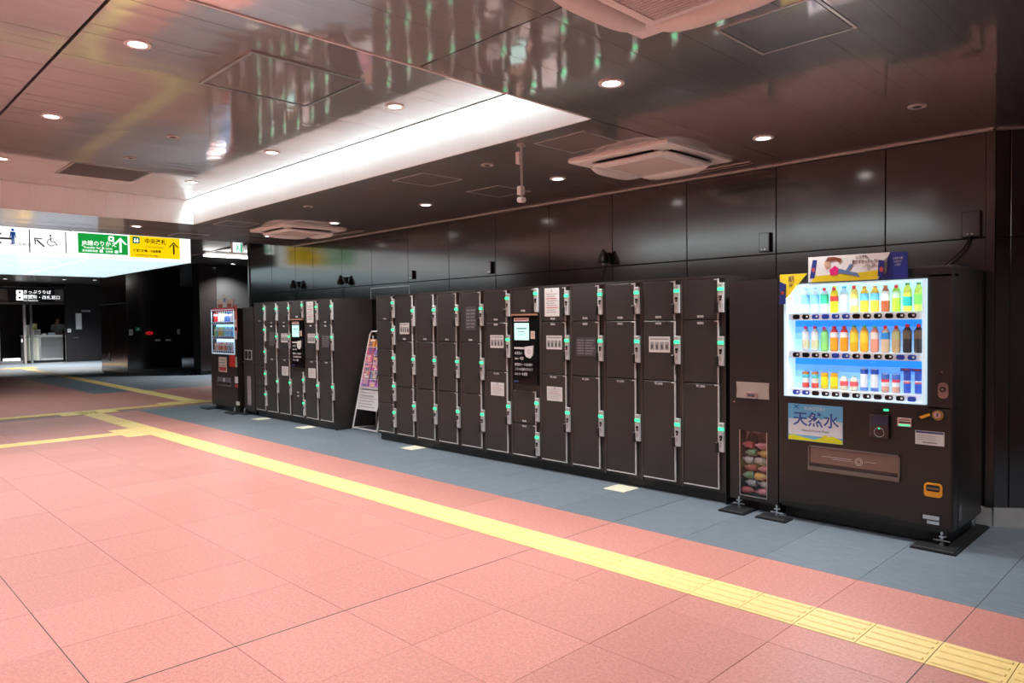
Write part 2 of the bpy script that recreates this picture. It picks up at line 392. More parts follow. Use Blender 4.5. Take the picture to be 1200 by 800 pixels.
def panel_run(parent, x0, x1, y0, y1, z):
    """ceiling panels 150 mm wide running across the hall, each very slightly bowed and tilted"""
    n = round((x1-x0)/.15); wd = (x1-x0)/n
    for i in range(n):
        k = (round(wd, 4), round(y1-y0, 3))
        if k not in pm:
            b = MB().mat('ceiling_metal'); L = k[1]/2; W = k[0]/2-.0003; q = 6
            vs = []
            for j in range(q+1):
                t = -1+2*j/q; vs += [(W*t, -L, -.00022*(1-t*t)), (W*t, L, -.00022*(1-t*t))]
            b.smooth = True; b.add(vs, [(2*j, 2*j+1, 2*j+3, 2*j+2) for j in range(q)])
            b.smooth = False; b.add([(-W, -L, 0), (-W, L, 0), (W, L, 0), (W, -L, 0), (-W, -L, .015), (-W, L, .015), (W, L, .015), (W, -L, .015)], [(1, 0, 4, 5), (2, 1, 5, 6), (3, 2, 6, 7), (0, 3, 7, 4), (4, 7, 6, 5)])
            pm[k] = b.mesh('ceiling_panel')
        link('ceiling_panel', pm[k], parent, (x0+wd*(i+.5), (y0+y1)/2, z), (random.gauss(0, .0004), random.gauss(0, .0016), 0))
panel_run(ceil_in, CX0+.01, CX1-.01, CY0+.08, 1.165, ZI); panel_run(ceil_in, CX0+.01, CX1-.01, 1.185, CY1-.08, ZI)
panel_run(ceil, CX0, CX1, CY1+.012, YW-.005, ZL); panel_run(ceil, XE+.02, CX0, -3, YW-.005, ZL)
panel_run(ceil, CX1+.012, 2.6, -3, 2.375, ZL); panel_run(ceil, CX1+.012, 2.6, 2.385, 6.3, ZL)
# coffer sides (the fascias that the cove lamps wash)
def fasc(name, label, u0, u1, fr, pos, flip=1):
    b = MB(fr).mat('fascia'); n = max(1, round((u1-u0)/1.13)); wd = (u1-u0)/n
    root = struct(bpy.data.objects.new(name, None)); COL.objects.link(root); root['label'] = label
    lip = MB(fr).mat('white').box(u0, u1, ZL-.004, ZL+.012, pos[0], pos[1]); lip.build('lip', root)
    pmesh = None
    for i in range(n):
        if not pmesh: pmesh = MB(fr).mat('fascia').box(.001, wd-.001, ZL+.012, ZI+.12, pos[0], pos[1]).mesh('fascia_panel')
        o = link('fascia_panel', pmesh, root, FR[fr][0]*(u0+wd*i))
fasc('trim_1', 'white washed fascia along the coffer on the locker side', CX0, CX1, 'front', (-CY1-.012, -CY1))
fasc('trim_2', 'white fascia closing the coffer toward the hanging sign', CY0, CY1, 'side', (CX0-.012, CX0))
fasc('trim_3', 'white fascia of the coffer on the open hall side', CX0, CX1, 'front', (-CY0, -CY0+.012))
fasc('trim_4', 'white fascia at the end of the coffer away from the sign', CY0, CY1, 'side', (CX1, CX1+.012))
for nm, y0, y1, d in (('trim_5', CY1-.085, CY1-.078, 1), ('trim_6', CY0+.078, CY0+.085, -1)):
    b = MB().mat('ceiling_dark').box(CX0+.01, CX1-.01, y0, y1, ZI-.006, ZI+.05); struct(b.build(nm), 'thin white lip of the cove slot')
b = MB().mat('trim_metal').box(-11.65, -1.3, YW-.035, YW, ZL-.012, ZL+.004); struct(b.build('trim_7'), 'pale metal strip where wall meets ceiling')
# cove lamps
for nm, y, lab in (('cove_lamp', CY1-.04, 'linear lamp in the coffer slot on the locker side'), ('cove_lamp', CY0+.04, 'linear lamp in the coffer slot on the open hall side')):
    t = thing(nm, lab, 'lamp', ((CX0+CX1)/2, y, ZI+.08))
    MB().mat('lit_white').box(-3.3, 3.3, -.02, .02, 0, .02).build('diffuser', t)
    MB().mat('white').box(-3.32, 3.32, -.025, .025, .02, .05).build('housing', t)
    area('cove_light' if y > 0 else 'cove_light_offscreen', (0, 0, -.005), 6.6, .05, COVE_W, col=(.80, .98, 1), parent=t)

# ---- wall behind the lockers
wb = MB().mat('wall_joint').box(-13.4, -1.3, YW+.012, YW+.3, 0, ZL+.02).box(-13.4, XE, YW+.012, YW+.3, ZL+.02, ZH)
wall = struct(wb.build('wall_right'), 'glossy dark brown panelled wall behind the lockers')
wpm = {}
def wall_piece(parent, u0, u1, v0, v1, fr, n, mt='wall_panel', name='wall_panel', g=.006, t=.012):
    k = (round(u1-u0, 3), round(v1-v0, 3), fr, mt, t)
    if k not in wpm: wpm[k] = MB(fr).mat(mt).cbox(g/2, k[0]-g/2, g/2, k[1]-g/2, -t, 0, .003).mesh(name)
    U, V, N = FR[fr]
    return link(name, wpm[k], parent, U*u0+V*v0+N*n)
xs = [-13.4]+[ony(px, 300, YW).x for px in (317.5, 345, 367.5, 401, 434)]
xs = [-13.4, -12.5, -11.62, -11.02, -10.12, -9.28, -8.37, -7.465, -6.56, -5.655, -4.75, -3.845, -2.94, -2.035, -1.345]
for a, b in zip(xs[:-1], xs[1:]):
    top = ZL-.012 if a > XE-.05 else ZH
    wall_piece(wall, a, b, .14, 1.0, 'front', -YW); wall_piece(wall, a, b, 1.0, 2.115, 'front', -YW); wall_piece(wall, a, b, 2.115, top, 'front', -YW)
M('base_steel', (.62, .61, .60), .45, .35, var=.06, scale=8)
struct(MB().mat('base_steel').box(-13.4, -1.3, YW-.008, YW+.012, 0, .14).build('baseboard_right'), 'brushed steel baseboard under the dark wall')
struct(MB().mat('steel').box(-13.44, -13.4, YW-.02, YW+.3, 0, ZH).build('trim_8'), 'steel edge at the end of the dark wall')
struct(MB().mat('wall_panel').box(-1.345, -1.29, YW-.012, YW+.3, .14, ZL).build('trim_9'), 'dark pilaster at the end of the locker wall')
# angled wall beyond the vending machine
ang = math.radians(36.5)
wa = struct(bpy.data.objects.new('wall_corner', None)); COL.objects.link(wa); wa.location = (-1.29, YW, 0); wa.rotation_euler = (0, 0, ang); wa['label'] = 'dark panelled wall turning away beside the vending machine'
MB().mat('wall_joint').box(0, 4.2, .012, .2, 0, ZL+.02).build('wall_core', wa)
for u0, u1 in ((0, .1), (.1, 1.0), (1.0, 1.9), (1.9, 2.8), (2.8, 4.2)):
    wall_piece(wa, u0, u1, .14, 2.115, 'front', 0); wall_piece(wa, u0, u1, 2.115, ZL-.012, 'front', 0)
MB().mat('base_steel').box(0, 4.2, -.006, .012, 0, .14).build('baseboard', wa)
MB().mat('trim_metal').box(0, 4.2, -.03, 0, ZL-.012, ZL+.004).build('ceiling_strip', wa)
# unseen sides of the hall
struct(MB().mat('unseen_plain_wall').box(-46, 9, -8.2, -8, 0, ZH).build('unseen_wall_left'), 'unseen pale wall across the hall')
struct(MB().mat('unseen_plain_wall').box(8.8, 9, -8, 9, 0, ZL).build('unseen_wall_front'), 'unseen pale wall behind the viewer')

# ================================================================== LOCKERS
LW = .4219; LY = 5.47
MESHC = {}
def cached(key, fn):
    if key not in MESHC: MESHC[key] = fn()
    return MESHC[key]
def lock_parts(door, zt):
    """lock plate hanging from height zt: white plate, green light, key slot, dark pull"""
    def f1():
        b = MB('front').mat('lock_white').cbox(LW-.054, LW-.006, -.245, 0, -.002, .022, .004)
        b.mat('grey_ink').box(LW-.042, LW-.020, -.028, -.014, .022, .023).box(LW-.040, LW-.024, -.205, -.165, .022, .023); return b.mesh('lock_plate')
    p = link('lock_plate', cached('lp', f1), door, (0, 0, zt))
    link('green_light', cached('gl', lambda: MB('front').mat('green_led').box(LW-.056, LW-.004, -.066, -.040, .018, .026).mesh('green_light')), door, (0, 0, zt))
    link('key_slot', cached('ks', lambda: MB('front').mat('black').box(LW-.044, LW-.018, -.128, -.106, .020, .026).disc(LW-.031, -.14, .009, .02, .03, 8).mesh('key_slot')), door, (0, 0, zt))
    link('pull', cached('pl', lambda: MB('front').mat('black').cbox(LW-.082, LW-.052, -.25, -.165, -.002, .034, .006).mesh('pull')), door, (0, 0, zt))
def notice(door, x0, x1, z0, z1, kind):
    b = MB('front'); w_ = x1-x0; h = z1-z0
    if kind == 'dark':
        b.mat('dark_notice').box(x0, x1, z0, z1, 0, .002); b.mat('notice_print')
        for i in range(6):
            v = z1-h*(.12+i*.14); b.box(x0+w_*.06, x0+w_*.40, v-h*.06, v, .002, .0026).box(x0+w_*.48, x0+w_*(.94-.06*(i % 3)), v-h*.06, v, .002, .0026)
    elif kind == 'icons':
        b.mat('paper').box(x0, x1, z0, z1, 0, .002); b.mat('grey_ink').box(x0+w_*.05, x1-w_*.05, z1-h*.2, z1-h*.1, .002, .0026)
        for i in range(4):
            u = x0+w_*(.06+.235*i); b.mat('grey_ink').box(u, u+w_*.19, z0+h*.14, z0+h*.66, .002, .0025)
            b.mat('ink').disc(u+w_*.09, z0+h*.42, w_*.05, .0025, .003, 8).box(u+w_*.05, u+w_*.14, z0+h*.22, z0+h*.36, .0025, .003)
    else:
        b.mat('paper').box(x0, x1, z0, z1, 0, .002); n = 9 if kind == 'tall' else 6
        b.mat('grey_ink').disc((x0+x1)/2, z1-h*.10, w_*.05, .002, .0026, 8)
        for i in range(n):
            v = z1-h*(.2+.72*i/n); b.mat('red_ink' if (i % 4 == 2) else 'grey_ink').box(x0+w_*(.12+.05*(i % 2)), x1-w_*(.1+.09*((i*5) % 3)), v-h*.025, v, .002, .0026)
    b.build('notice', door)
def screen_panel(t):
    p = MB('front').mat('black_gloss').cbox(.035, LW-.018, .872, 1.602, -.002, .018, .004).build('terminal_panel', t)
    MB('front').mat(C(.45, .26, .16)).box(.035, LW-.018, 1.604, 1.622, 0, .03).build('hood', p)
    s_ = MB('front').mat(M('screen_lit', (.5, .8, .76), .3, es=.75, ecol=(.50, .86, .80))).box(.075, .29, 1.345, 1.525, .018, .020)
    s_.mat(M('screen_ink', (.1, .3, .3), .4, es=.1)).box(.11, .255, 1.462, 1.474, .020, .0205).box(.13, .23, 1.43, 1.437, .020, .0205).box(.13, .24, 1.40, 1.405, .020, .0205); s_.build('touch_screen', p)
    MB('front').mat(C(.75, .68, .66)).box(.07, .29, 1.542, 1.58, .018, .020).mat('red_ink').box(.085, .27, 1.556, 1.565, .020, .0205).build('header_label', p)
    MB('front').mat(C(.72, .60, .5)).box(.315, .375, 1.36, 1.44, .018, .020).mat('red_ink').box(.325, .365, 1.385, 1.39, .02, .0205).box(.325, .365, 1.405, 1.41, .02, .0205).build('side_label', p)
    cr = MB('front').mat('white').prism([(.235, 1.20), (.255, 1.17), (.31, 1.155), (.345, 1.19), (.355, 1.29), (.235, 1.275)], .018, .030); cr.mat('grey_ink').ring(.30, 1.225, .016, .021, .03, .031, 14); cr.build('card_reader', p)
    MB('front').mat('white_print').box(.07, .22, 1.25, 1.27, .018, .0195).build('print_bar', p)
    for s, v, z in (('お支払い', 1.205, .036), ('Suica・現金', 1.15, .034), ('使用済カードはお取り', 1.085, .034), ('こちらの操作パネルで', 1.035, .034), ('ロッカーを選択', .985, .034)):
        text(s, 'front', .075, v, .0185, z, 'white_print', p, 'LEFT', sx=.78)
    text('PASMO', 'front', .06, .905, .0185, .022, C(.12, .16, .5), p, 'LEFT')
def column(x, doors, label, bank, notices=(), term=False, plinth=.085, y=LY):
    """doors: list of (z0, z1, lock top, label above the split, label under the top edge)"""
    t = thing('coin_locker', label, 'locker', (x, y, 0), bank)
    link('body', cached('body', lambda: MB().mat('locker').box(.001, LW-.001, .022, .66, .085, 1.905).mesh('body')), t)
    link('plinth', cached('plinth', lambda: MB().mat('black').box(.001, LW-.001, .045, .65, 0, .085).mesh('plinth')), t)
    link('edge_strip', cached('es', lambda: MB('front').mat('locker_edge').box(.001, .006, .085, 1.905, -.022, -.004).box(.012, .016, .11, 1.895, -.022, -.004).mesh('edge_strip')), t)
    link('header_strip', cached('hs', lambda: MB('front').mat('locker').box(.001, LW-.001, 1.885, 1.905, -.022, 0).mesh('header_strip')), t)
    if term: screen_panel(t)
    for i, (z0, z1, zl, la, lb) in enumerate(doors):
        d = link('door', cached(('door', z0, z1), lambda: MB('front').mat('locker').cbox(.022, LW-.062, z0+.004, z1-.004, -.022, 0, .004).mesh('door')), t)
        def edge():
            b = MB('front').mat('bar').box(LW-.068, LW-.059, z0+.004, z1-.004, -.01, .006).box(LW-.10, LW-.066, z1-.016, z1-.008, 0, .005)
            if i == len(doors)-1: b.box(.024, LW-.066, z0+.004, z0+.013, -.004, .005)
            return b.mesh('edge_bar')
        link('edge_bar', cached(('edge', z0, z1, i == len(doors)-1), edge), d)
        lock_parts(d, zl)
        if la: text(la, 'front', .19, z0+.028, .0005, .030, 'white_print', d)
        if lb: text(lb, 'front', .19, z1-.028, .0005, .030, 'white_print', d)
        for (ni, x0, x1, a, b_, kind) in notices:
            if ni == i: notice(d, x0, x1, a, b_, kind)
    return t
BOT = .112
D5 = [(1.568, 1.885, 1.852, '¥400', None), (1.201, 1.568, 1.508, None, None), (.85, 1.201, 1.146, None, None), (.497, .85, .783, None, None), (BOT, .497, .443, None, None)]
D3e = [(1.309, 1.885, 1.744, '¥500', None), (.725, 1.309, 1.139, None, None), (BOT, .725, .558, None, None)]
D3 = [(1.537, 1.885, 1.844, '¥500', None), (1.0, 1.537, 1.40, None, '¥800'), (BOT, 1.0, .68, None, '¥1,000')]
DT6 = [(1.625, 1.885, 1.882, '¥500', None), (.458, .813, .744, '¥500', None), (BOT, .458, .388, None, '¥500')]
X0 = -8.096; NB = 'coin lockers in the long bank'
icons_mid = (1, .10, .31, 1.255, 1.395, 'icons'); low_note = (2, .10, .31, .73, .875, 'sheet')
cols = [(D5, 'dark brown locker column with five small doors beside the brochure stand', ()),
        (D3e, 'three door locker column with a pictogram notice, next to the five door column', ((0, .10, .295, 1.40, 1.54, 'icons'),)),
        (D3e, 'plain three equal door locker column, two places from the five door column', ()),
        (D3e, 'plain three equal door locker column, left neighbour of the dark text panel column', ()),
        (D3e, 'three equal door locker column with a dark text panel on its top door', ((0, .11, .29, 1.443, 1.716, 'dark'),)),
        (D3, 'locker column with two white notices, left neighbour of the long bank touch screen', (icons_mid, low_note)),
        (DT6, 'locker column with a black touch screen terminal in the long bank', ()),
        (D3, 'locker column with three notices, a large one on top, in the long bank', ((0, .08, .28, 1.59, 1.877, 'tall'), icons_mid, low_note)),
        (D3, 'locker column with a dark text panel on its middle door, long bank', ((1, .075, .32, 1.195, 1.38, 'dark'),)),
        (D3, 'plain locker column between dark panel and pictogram notice columns, long bank', ()),
        (D3, 'locker column with only a pictogram notice on its middle door, long bank', ((1, .09, .31, 1.253, 1.393, 'icons'),)),
        (D3, 'plain locker column at the bank end beside the drinks recycling bin', ())]
for i, (dd, lab, nn) in enumerate(cols):
    t = column(X0+LW*i, dd, lab, NB, nn, term=(dd is DT6))
    if i == 11: MB().mat('locker').box(LW-.001, LW+.004, .0, .66, .0, 1.905).build('end_panel', t)
FX0 = -9.224-6*LW; FB = 'coin lockers in the short bank'; FY = 5.50
cols = [(D5, 'locker column with five small doors beside the far recycling bin', ()),
        (D3, 'locker column with a dark text panel, next to five doors in the short bank', ((1, .11, .30, 1.18, 1.43, 'dark'),)),
        (D3, 'locker column with two white notices in the short bank', (icons_mid, low_note)),
        (DT6, 'locker column with a black touch screen terminal in the short bank', ()),
        (D3, 'locker column with three notices, a tall one on top, in the short bank', ((0, .08, .28, 1.56, 1.877, 'tall'), icons_mid, low_note)),
        (D3, 'end locker column of the short bank with a dark text panel, facing the brochure stand', ((1, .09, .31, 1.19, 1.38, 'dark'),))]
for i, (dd, lab, nn) in enumerate(cols):
    t = column(FX0+LW*i, dd, lab, FB, nn, term=(dd is DT6), y=FY)
    if i == 5: MB().mat('locker').box(LW-.001, LW+.004, .0, .66, .0, 1.905).build('end_panel', t)

# ================================================================== VENDING MACHINE (near)
VX, VY, VW = -2.545, 5.40, 1.193
vm = thing('vending_machine', 'large black drinks vending machine with bright blue display at the wall corner', 'vending machine', (VX, VY, 0))
dx0, dx1, dz0, dz1 = .061, 1.037, .952, 1.797
b = MB().mat('vm_body').bevel(.0, VW, .13, .74, .10, 1.88, .012).box(.02, VW-.02, .03, .13, .10, .94); b.build('cabinet', vm)
b = MB('front').mat('vm_body')                                      # door around the display opening
b.bevel(.0, VW, .105, dz0, -.13, 0, .014).bevel(0, VW, dz1, 1.88, -.13, 0, .012).box(.002, dx0, dz0-.02, dz1+.02, -.13, -.001).bevel(dx1, VW, dz0-.03, dz1+.03, -.13, 0, .006)
door = b.build('front_door', vm)
b = MB('front').mat('black'); b.box(.03, VW-.03, .10, .135, -.02, .004)
for i in range(26): b.box(.33+.02*i, .342+.02*i, .108, .128, .004, .008)
b.prism([(.25, .135), (.85, .135), (.80, .15), (.32, .15)], -.01, .004); b.build('kick_vent', vm)
# display
b = MB('front')
for z0, z1 in ((.952, 1.235), (1.235, 1.525), (1.525, 1.797)):
    for k in range(6):
        a = k/5; colr = (.50*(1-a)+.01*a, .80*(1-a)+.24*a, 1*(1-a)+.92*a)
        if z1 > 1.7: colr = (.55-.1*a, .83-.05*a, .97)
        b.mat(M('sky_%02d%02d' % (int(colr[0]*99), int(colr[1]*99)), colr, .5, es=.85)).box(dx0, dx1, z0+(z1-z0)*k/6, z0+(z1-z0)*(k+1)/6, -.125, -.118)
b.build('display_backdrop', vm)
b = MB('front').mat('vm_frame').box(dx0, dx0+.022, dz0, dz1, -.118, .034).box(dx1-.022, dx1, dz0, dz1, -.118, .034).box(dx0+.022, dx1-.022, dz1-.012, dz1, -.118, .034).box(dx0+.022, dx1-.022, dz0, dz0+.012, -.118, .034)
b.build('display_frame', vm)
random.seed(3)
lit = {0: (2, 3, 4, 5), 1: (4, 5, 10, 11), 2: (0, 1, 11)}
bz = (1.552, 1.266, .982)
for r in range(3):
    rail = MB('front').mat(C(.86, .88, .90, .35)).box(dx0+.022, dx1-.022, bz[r]-.024, bz[r]+.026, -.116, .004).build('shelf_rail', vm)
    for k in range(12):
        u = .145+.0728*k; on = k in lit[r]
        q = MB('front').mat(C(.02, .05, .30, .2, .25) if on else 'black_gloss').rrect(u-.026, u+.026, bz[r]-.017, bz[r]+.017, .013, .004, .011)
        if (k*7+r*5) % 3: q.mat('white').rrect(u+.002, u+.018, bz[r]-.006, bz[r]+.009, .006, .011, .012, 2)
        q.build('button', rail)
area('display_lamp', (.55, -.026, dz1-.02), .85, .03, 5.5, rot=(math.radians(-35), 0, 0), col=(.95, 1, 1), parent=vm)
area('display_lamp', (.55, -.026, 1.515), .85, .02, 3.4, rot=(math.radians(-35), 0, 0), col=(.95, 1, 1), parent=vm)
area('display_lamp', (.55, -.026, 1.23), .85, .02, 3.4, rot=(math.radians(-35), 0, 0), col=(.95, 1, 1), parent=vm)
MB('front').mat('glass').box(dx0+.02, dx1-.02, dz0+.012, dz1-.012, .030, .032).build('display_glass', vm)
# drinks standing in the display
def bottle(u, z, h, body, label, cap, lz=(.35, .72), top=None, n='sample_bottle', lab='', grp=None, r=.0285):
    h -= .008
    t = thing(n, lab, 'bottle', (VX+u, VY+.085, z), grp)
    mb = MB('front'); mb.smooth = True
    mb.lathe(0, 0, [(r*.8, 0, body), (r, .008, None), (r, h*lz[0], None), (r, h*lz[1], top or body), (r*.92, h*.78, None), (r*.5, h*.90, None), (r*.45, h*.94, None)]); mb.build('bottle_body', t)
    l = MB('front'); l.smooth = True; l.lathe(0, 0, [(r+.0006, h*lz[0], label), (r+.0006, h*lz[1], None)]); l.build('label_wrap', t)
    MB('front').mat(cap).disc(0, 0, .001, 0, .001, 3).lathe(0, 0, [(r*.52, h*.93, cap), (r*.52, h, None)]).build('cap', t)
    return t
def can(u, z, h, bands, lab, grp=None, r=.0265, box=False):
    t = thing('sample_can', lab, 'can', (VX+u, VY+.085, z), grp)
    mb = MB('front'); mb.smooth = True
    prof = [(r*.85, 0, 'chrome'), (r, .006, bands[0][0])]
    for mt, f_ in bands: prof[-1] = (prof[-1][0], prof[-1][1], mt); prof.append((r, .006+(h-.012)*f_, None))
    prof[-1] = (r, prof[-1][1], 'chrome'); prof.append((r*.82, h, None)); mb.lathe(0, 0, prof); mb.build('can_body', t)
    MB('front').mat('chrome').lathe(0, 0, [(r*.8, h-.002, 'chrome'), (r*.8, h+.002, None)]).build('lid', t)
    return t
def sticker(t, v, colr=(.75, .04, .06), r=.013, u=.008):
    MB('front').mat(C(*colr)).disc(u, v, r, .029, .031, 12).build('round_tag', t)
U = lambda k: .178+.0711*k
z1_, z2_, z3_ = 1.580, 1.294, 1.010
wB, pB = C(.35, .68, .92), C(.80, .90, .97)
for k in (0, 1): bottle(U(k), z1_, .20, pB, C(.28, .62, .92), C(.55, .78, .92), lab='pale blue water bottle on the top display shelf', grp='water bottles in the display')
t = bottle(U(2), z1_, .20, C(.70, .86, .95), C(.05, .60, .35), C(.9, .9, .95), lab='white water bottle with green label on the top display shelf'); sticker(t, .175)
t = bottle(U(3), z1_, .205, C(.95, .75, .02), C(.80, .05, .04), C(.95, .85, .05), (.42, .62), lab='yellow bottle with red label on the top display shelf'); sticker(t, .175)
t = bottle(U(4), z1_, .20, C(.55, .78, .93), C(.75, .88, .95), C(.08, .45, .80), lab='light blue bottle with dark blue cap on the top display shelf')
t = bottle(U(5), z1_, .205, C(.90, .78, .20), C(.80, .85, .80), C(.75, .65, .1), (.25, .5), lab='yellow bottle with pale label and red tag on the top display shelf'); sticker(t, .18)
for k in (6, 7): t = bottle(U(k), z1_, .195, C(.93, .58, .06), C(.15, .55, .75), C(.90, .45, .1), (.45, .72), lab='amber bottle with blue and white label on the top display shelf', grp='amber tea bottles in the display')
t = bottle(U(8), z1_, .195, C(.45, .10, .04), C(.86, .84, .80), C(.80, .25, .08), (.42, .78), lab='brown bottle with white label and orange cap on the top display shelf')
t = bottle(U(9), z1_, .20, C(.45, .78, .06), C(.55, .85, .55), C(.85, .88, .8), (.5, .75), lab='bright green tea bottle with red tag on the top display shelf'); sticker(t, .175)
t = bottle(U(10), z1_, .205, C(.75, .80, .10), C(.02, .50, .45), C(.10, .25, .05), (.2, .52), lab='yellow green bottle with teal label on the top display shelf')
t = bottle(U(11), z1_, .205, C(.60, .75, .12), C(.20, .58, .10), C(.12, .2, .05), (.25, .6), lab='green bottle with dark cap at the end of the top display shelf')
for k in (0, 1): t = bottle(U(k), z2_, .19, C(.80, .84, .84), C(.75, .72, .45), C(.03, .03, .03), (.12, .45), lab='clear bottle with black cap and pale label on the middle display shelf', grp='clear bottles in the display'); sticker(t, .178, (.7, .05, .2))
t = bottle(U(2), z2_, .185, C(.30, .75, .20), C(.25, .68, .25), C(.9, .9, .9), lab='green dotted soda bottle on the middle display shelf'); sticker(t, .17, (.75, .05, .3))
for k in (3, 4): bottle(U(k), z2_, .195, C(.95, .36, .02), C(.85, .80, .80), C(.80, .05, .04), (.55, .75), lab='orange soda bottle with red cap on the middle display shelf', grp='orange soda bottles in the display', top=C(.80, .05, .04))
for k in (5, 6): t = bottle(U(k), z2_, .20, C(.92, .46, .02), C(.90, .62, .05), C(.08, .55, .25), lab='amber juice bottle with green cap on the middle display shelf', grp='amber juice bottles in the display')
t = bottle(U(7), z2_, .195, C(.88, .32, .22), C(.85, .70, .60), C(.15, .65, .25), (.5, .75), lab='pink red juice bottle with green cap on the middle display shelf')
t = bottle(U(8), z2_, .195, C(.70, .50, .32), C(.03, .25, .65), C(.8, .8, .8), (.5, .75), lab='milk coffee bottle with blue label on the middle display shelf'); sticker(t, .178)
t = bottle(U(9), z2_, .195, C(.55, .36, .18), C(.45, .45, .20), C(.75, .7, .6), (.5, .78), lab='tan latte bottle with olive label on the middle display shelf'); sticker(t, .178)
for k in (10, 11): t = bottle(U(k), z2_, .205, C(.03, .02, .02), C(.14, .08, .05), C(.04, .02, .02), (.5, .8), lab='black coffee bottle with brown label on the middle display shelf', grp='black coffee bottles in the display'); sticker(t, .188)
gC = lambda *bands: bands
for k in (0, 1): can(U(k), z3_, .13, [(C(.75, .08, .06), .3), (C(.80, .78, .72), .6), (C(.10, .55, .62), .85), (C(.55, .18, .05), 1)], 'multicoloured can on the bottom display shelf', 'multicoloured cans in the display')
for k in (2, 3): can(U(k), z3_, .128, [(C(.80, .62, .02), .2), (C(.95, .76, .02), .75), (C(.80, .40, .02), 1)], 'yellow can on the bottom display shelf', 'yellow cans in the display')
for k in (4, 5): bottle(U(k), z3_, .115, C(.85, .80, .62), C(.80, .10, .12), C(.45, .72, .40), (.3, .62), lab='small cream bottle with red label on the bottom display shelf', grp='small cream bottles in the display')
for k in (6, 7): can(U(k), z3_, .165, [(C(.10, .22, .62), .15), (C(.80, .84, .88), .78), (C(.04, .10, .50), 1)], 'tall white can with blue top band on the bottom display shelf', 'tall white cans in the display')
for k in (8, 9): t = can(U(k), z3_, .135, [(C(.70, .35, .25), .3), (C(.85, .85, .85), .55), (C(.75, .06, .08), .72), (C(.05, .15, .50), 1)], 'white red and blue cola can on the bottom display shelf', 'cola cans in the display')
for k in (10, 11):
    t = can(U(k), z3_, .165, [(C(.03, .10, .55), .42), (C(.75, .12, .08), .5), (C(.70, .73, .78), .56), (C(.03, .08, .42), 1)], 'slim dark blue and silver energy drink can on the bottom display shelf', 'energy drink cans in the display', r=.023)
    MB('front').mat(C(.03, .06, .36)).box(-.035, .035, .155, .178, .03, .032).mat('red_ink').box(-.02, .02, .165, .172, .032, .0325).build('shelf_tag', t)
# front fittings
p = MB('front').mat(M('poster_sky', (.16, .52, .82), .4, var=.03)).box(.081, .488, .617, .894, 0, .006).mat(C(.62, .80, .90)).box(.083, .486, .67, .78, .006, .0063)
p.mat(C(.80, .86, .92)).prism([(.085, .74), (.16, .80), (.2, .775), (.27, .82), (.33, .785), (.40, .815), (.486, .75), (.486, .66), (.085, .66)], .0063, .0066)
p.mat(C(.78, .80, .02)).prism([(.083, .619), (.486, .619), (.486, .645), (.42, .67), (.35, .66), (.28, .632), (.2, .645), (.12, .658), (.083, .65)], .0066, .007)
p.mat(C(.85, .75, .05)).disc(.36, .655, .02, .007, .0075, 10); p.mat(C(.03, .18, .52)).stroke([(.125, .86), (.165, .885)], .009, .0066, .007).stroke([(.13, .885), (.16, .858)], .009, .0066, .007)
p = p.build('water_poster', vm)
text('SUNTORY', 'front', .285, .862, .0072, .034, C(.78, .80, .84), p)
text('天然水', 'front', .29, .775, .0075, .115, C(.02, .10, .42), p, bold=.0015)
text('Natural Mineral Water', 'front', .29, .698, .0075, .022, C(.05, .10, .25), p)
r_ = MB('front').mat('black_gloss').bevel(.678, .81, .694, .865, -.004, .028, .008); r_.mat(C(.02, .03, .06, .1)).box(.69, .80, .785, .852, .028, .029); r_ = r_.build('card_reader', vm)
MB('front').mat('grey_ink').ring(.744, .738, .030, .034, .028, .029, 18).build('reader_mark', r_)
MB('front').mat('green_led').disc(.744, .765, .006, .028, .030, 8).build('reader_light', r_)
MB('front').mat('black').box(.70, .80, .885, .905, 0, .006).mat('green_led').rrect(.765, .80, .888, .902, .006, .006, .009).build('status_light', vm)
b_ = MB('front').mat('chrome').bevel(.856, .948, .789, .852, -.003, .012, .004).mat('black').box(.865, .94, .815, .824, .012, .013).mat(C(.4, .35, .3)).box(.868, .936, .828, .843, .012, .0135).mat('green_led').box(.868, .936, .797, .806, .012, .0135); b_.build('bill_slot', vm)
cs = MB('front').mat('black').rrect(.972, 1.145, .845, .913, .015, 0, .008); cs.mat(C(.9, .42, .03)).prism([(.99, .868), (1.055, .895), (1.06, .88), (1.01, .855)], .008, .018); cs.mat(C(.35, .2, .06)).disc(1.105, .885, .034, .008, .014, 18); cs.mat('chrome').disc(1.104, .888, .022, .014, .02, 16).mat('black').box(1.100, 1.108, .876, .90, .02, .0205); cs.build('coin_slot', vm)
st = MB('front').mat('white_print').box(.966, 1.142, .679, .773, 0, .001).mat(C(.05, .08, .25)).box(.97, 1.138, .757, .770, .001, .0014).mat('grey_ink')
for v in (.742, .728, .715): st.box(.98, 1.09, v-.003, v, .001, .0014)
st.box(1.01, 1.10, .69, .70, .001, .0014); st.build('information_sticker', vm)
tr = MB('front').mat('smoke_glass').box(.245, .865, .435, .575, .004, .008).build('tray_flap', vm)
tf = MB('front').mat(C(.16, .12, .11, .3)).box(.237, .873, .405, .432, -.01, .02).box(.237, .873, .577, .588, -.01, .016).box(.237, .247, .405, .588, -.01, .016).box(.863, .873, .405, .588, -.01, .016)
tf.mat(C(.46, .37, .32, .5)).box(.247, .863, .432, .577, .0005, .002).mat(C(.02, .04, .06)).box(.247, .863, .432, .46, .002, .0035)
tf.build('tray_frame', vm)
mk = MB('front').mat('white_print').ring(.60, .508, .024, .028, .0082, .0088, 18).ring(.60, .508, .013, .017, .0082, .0088, 14).box(.34, .55, .515, .519, .0082, .0086).box(.41, .56, .502, .505, .0082, .0086).box(.64, .72, .512, .515, .0082, .0086); mk.build('tray_print', vm)
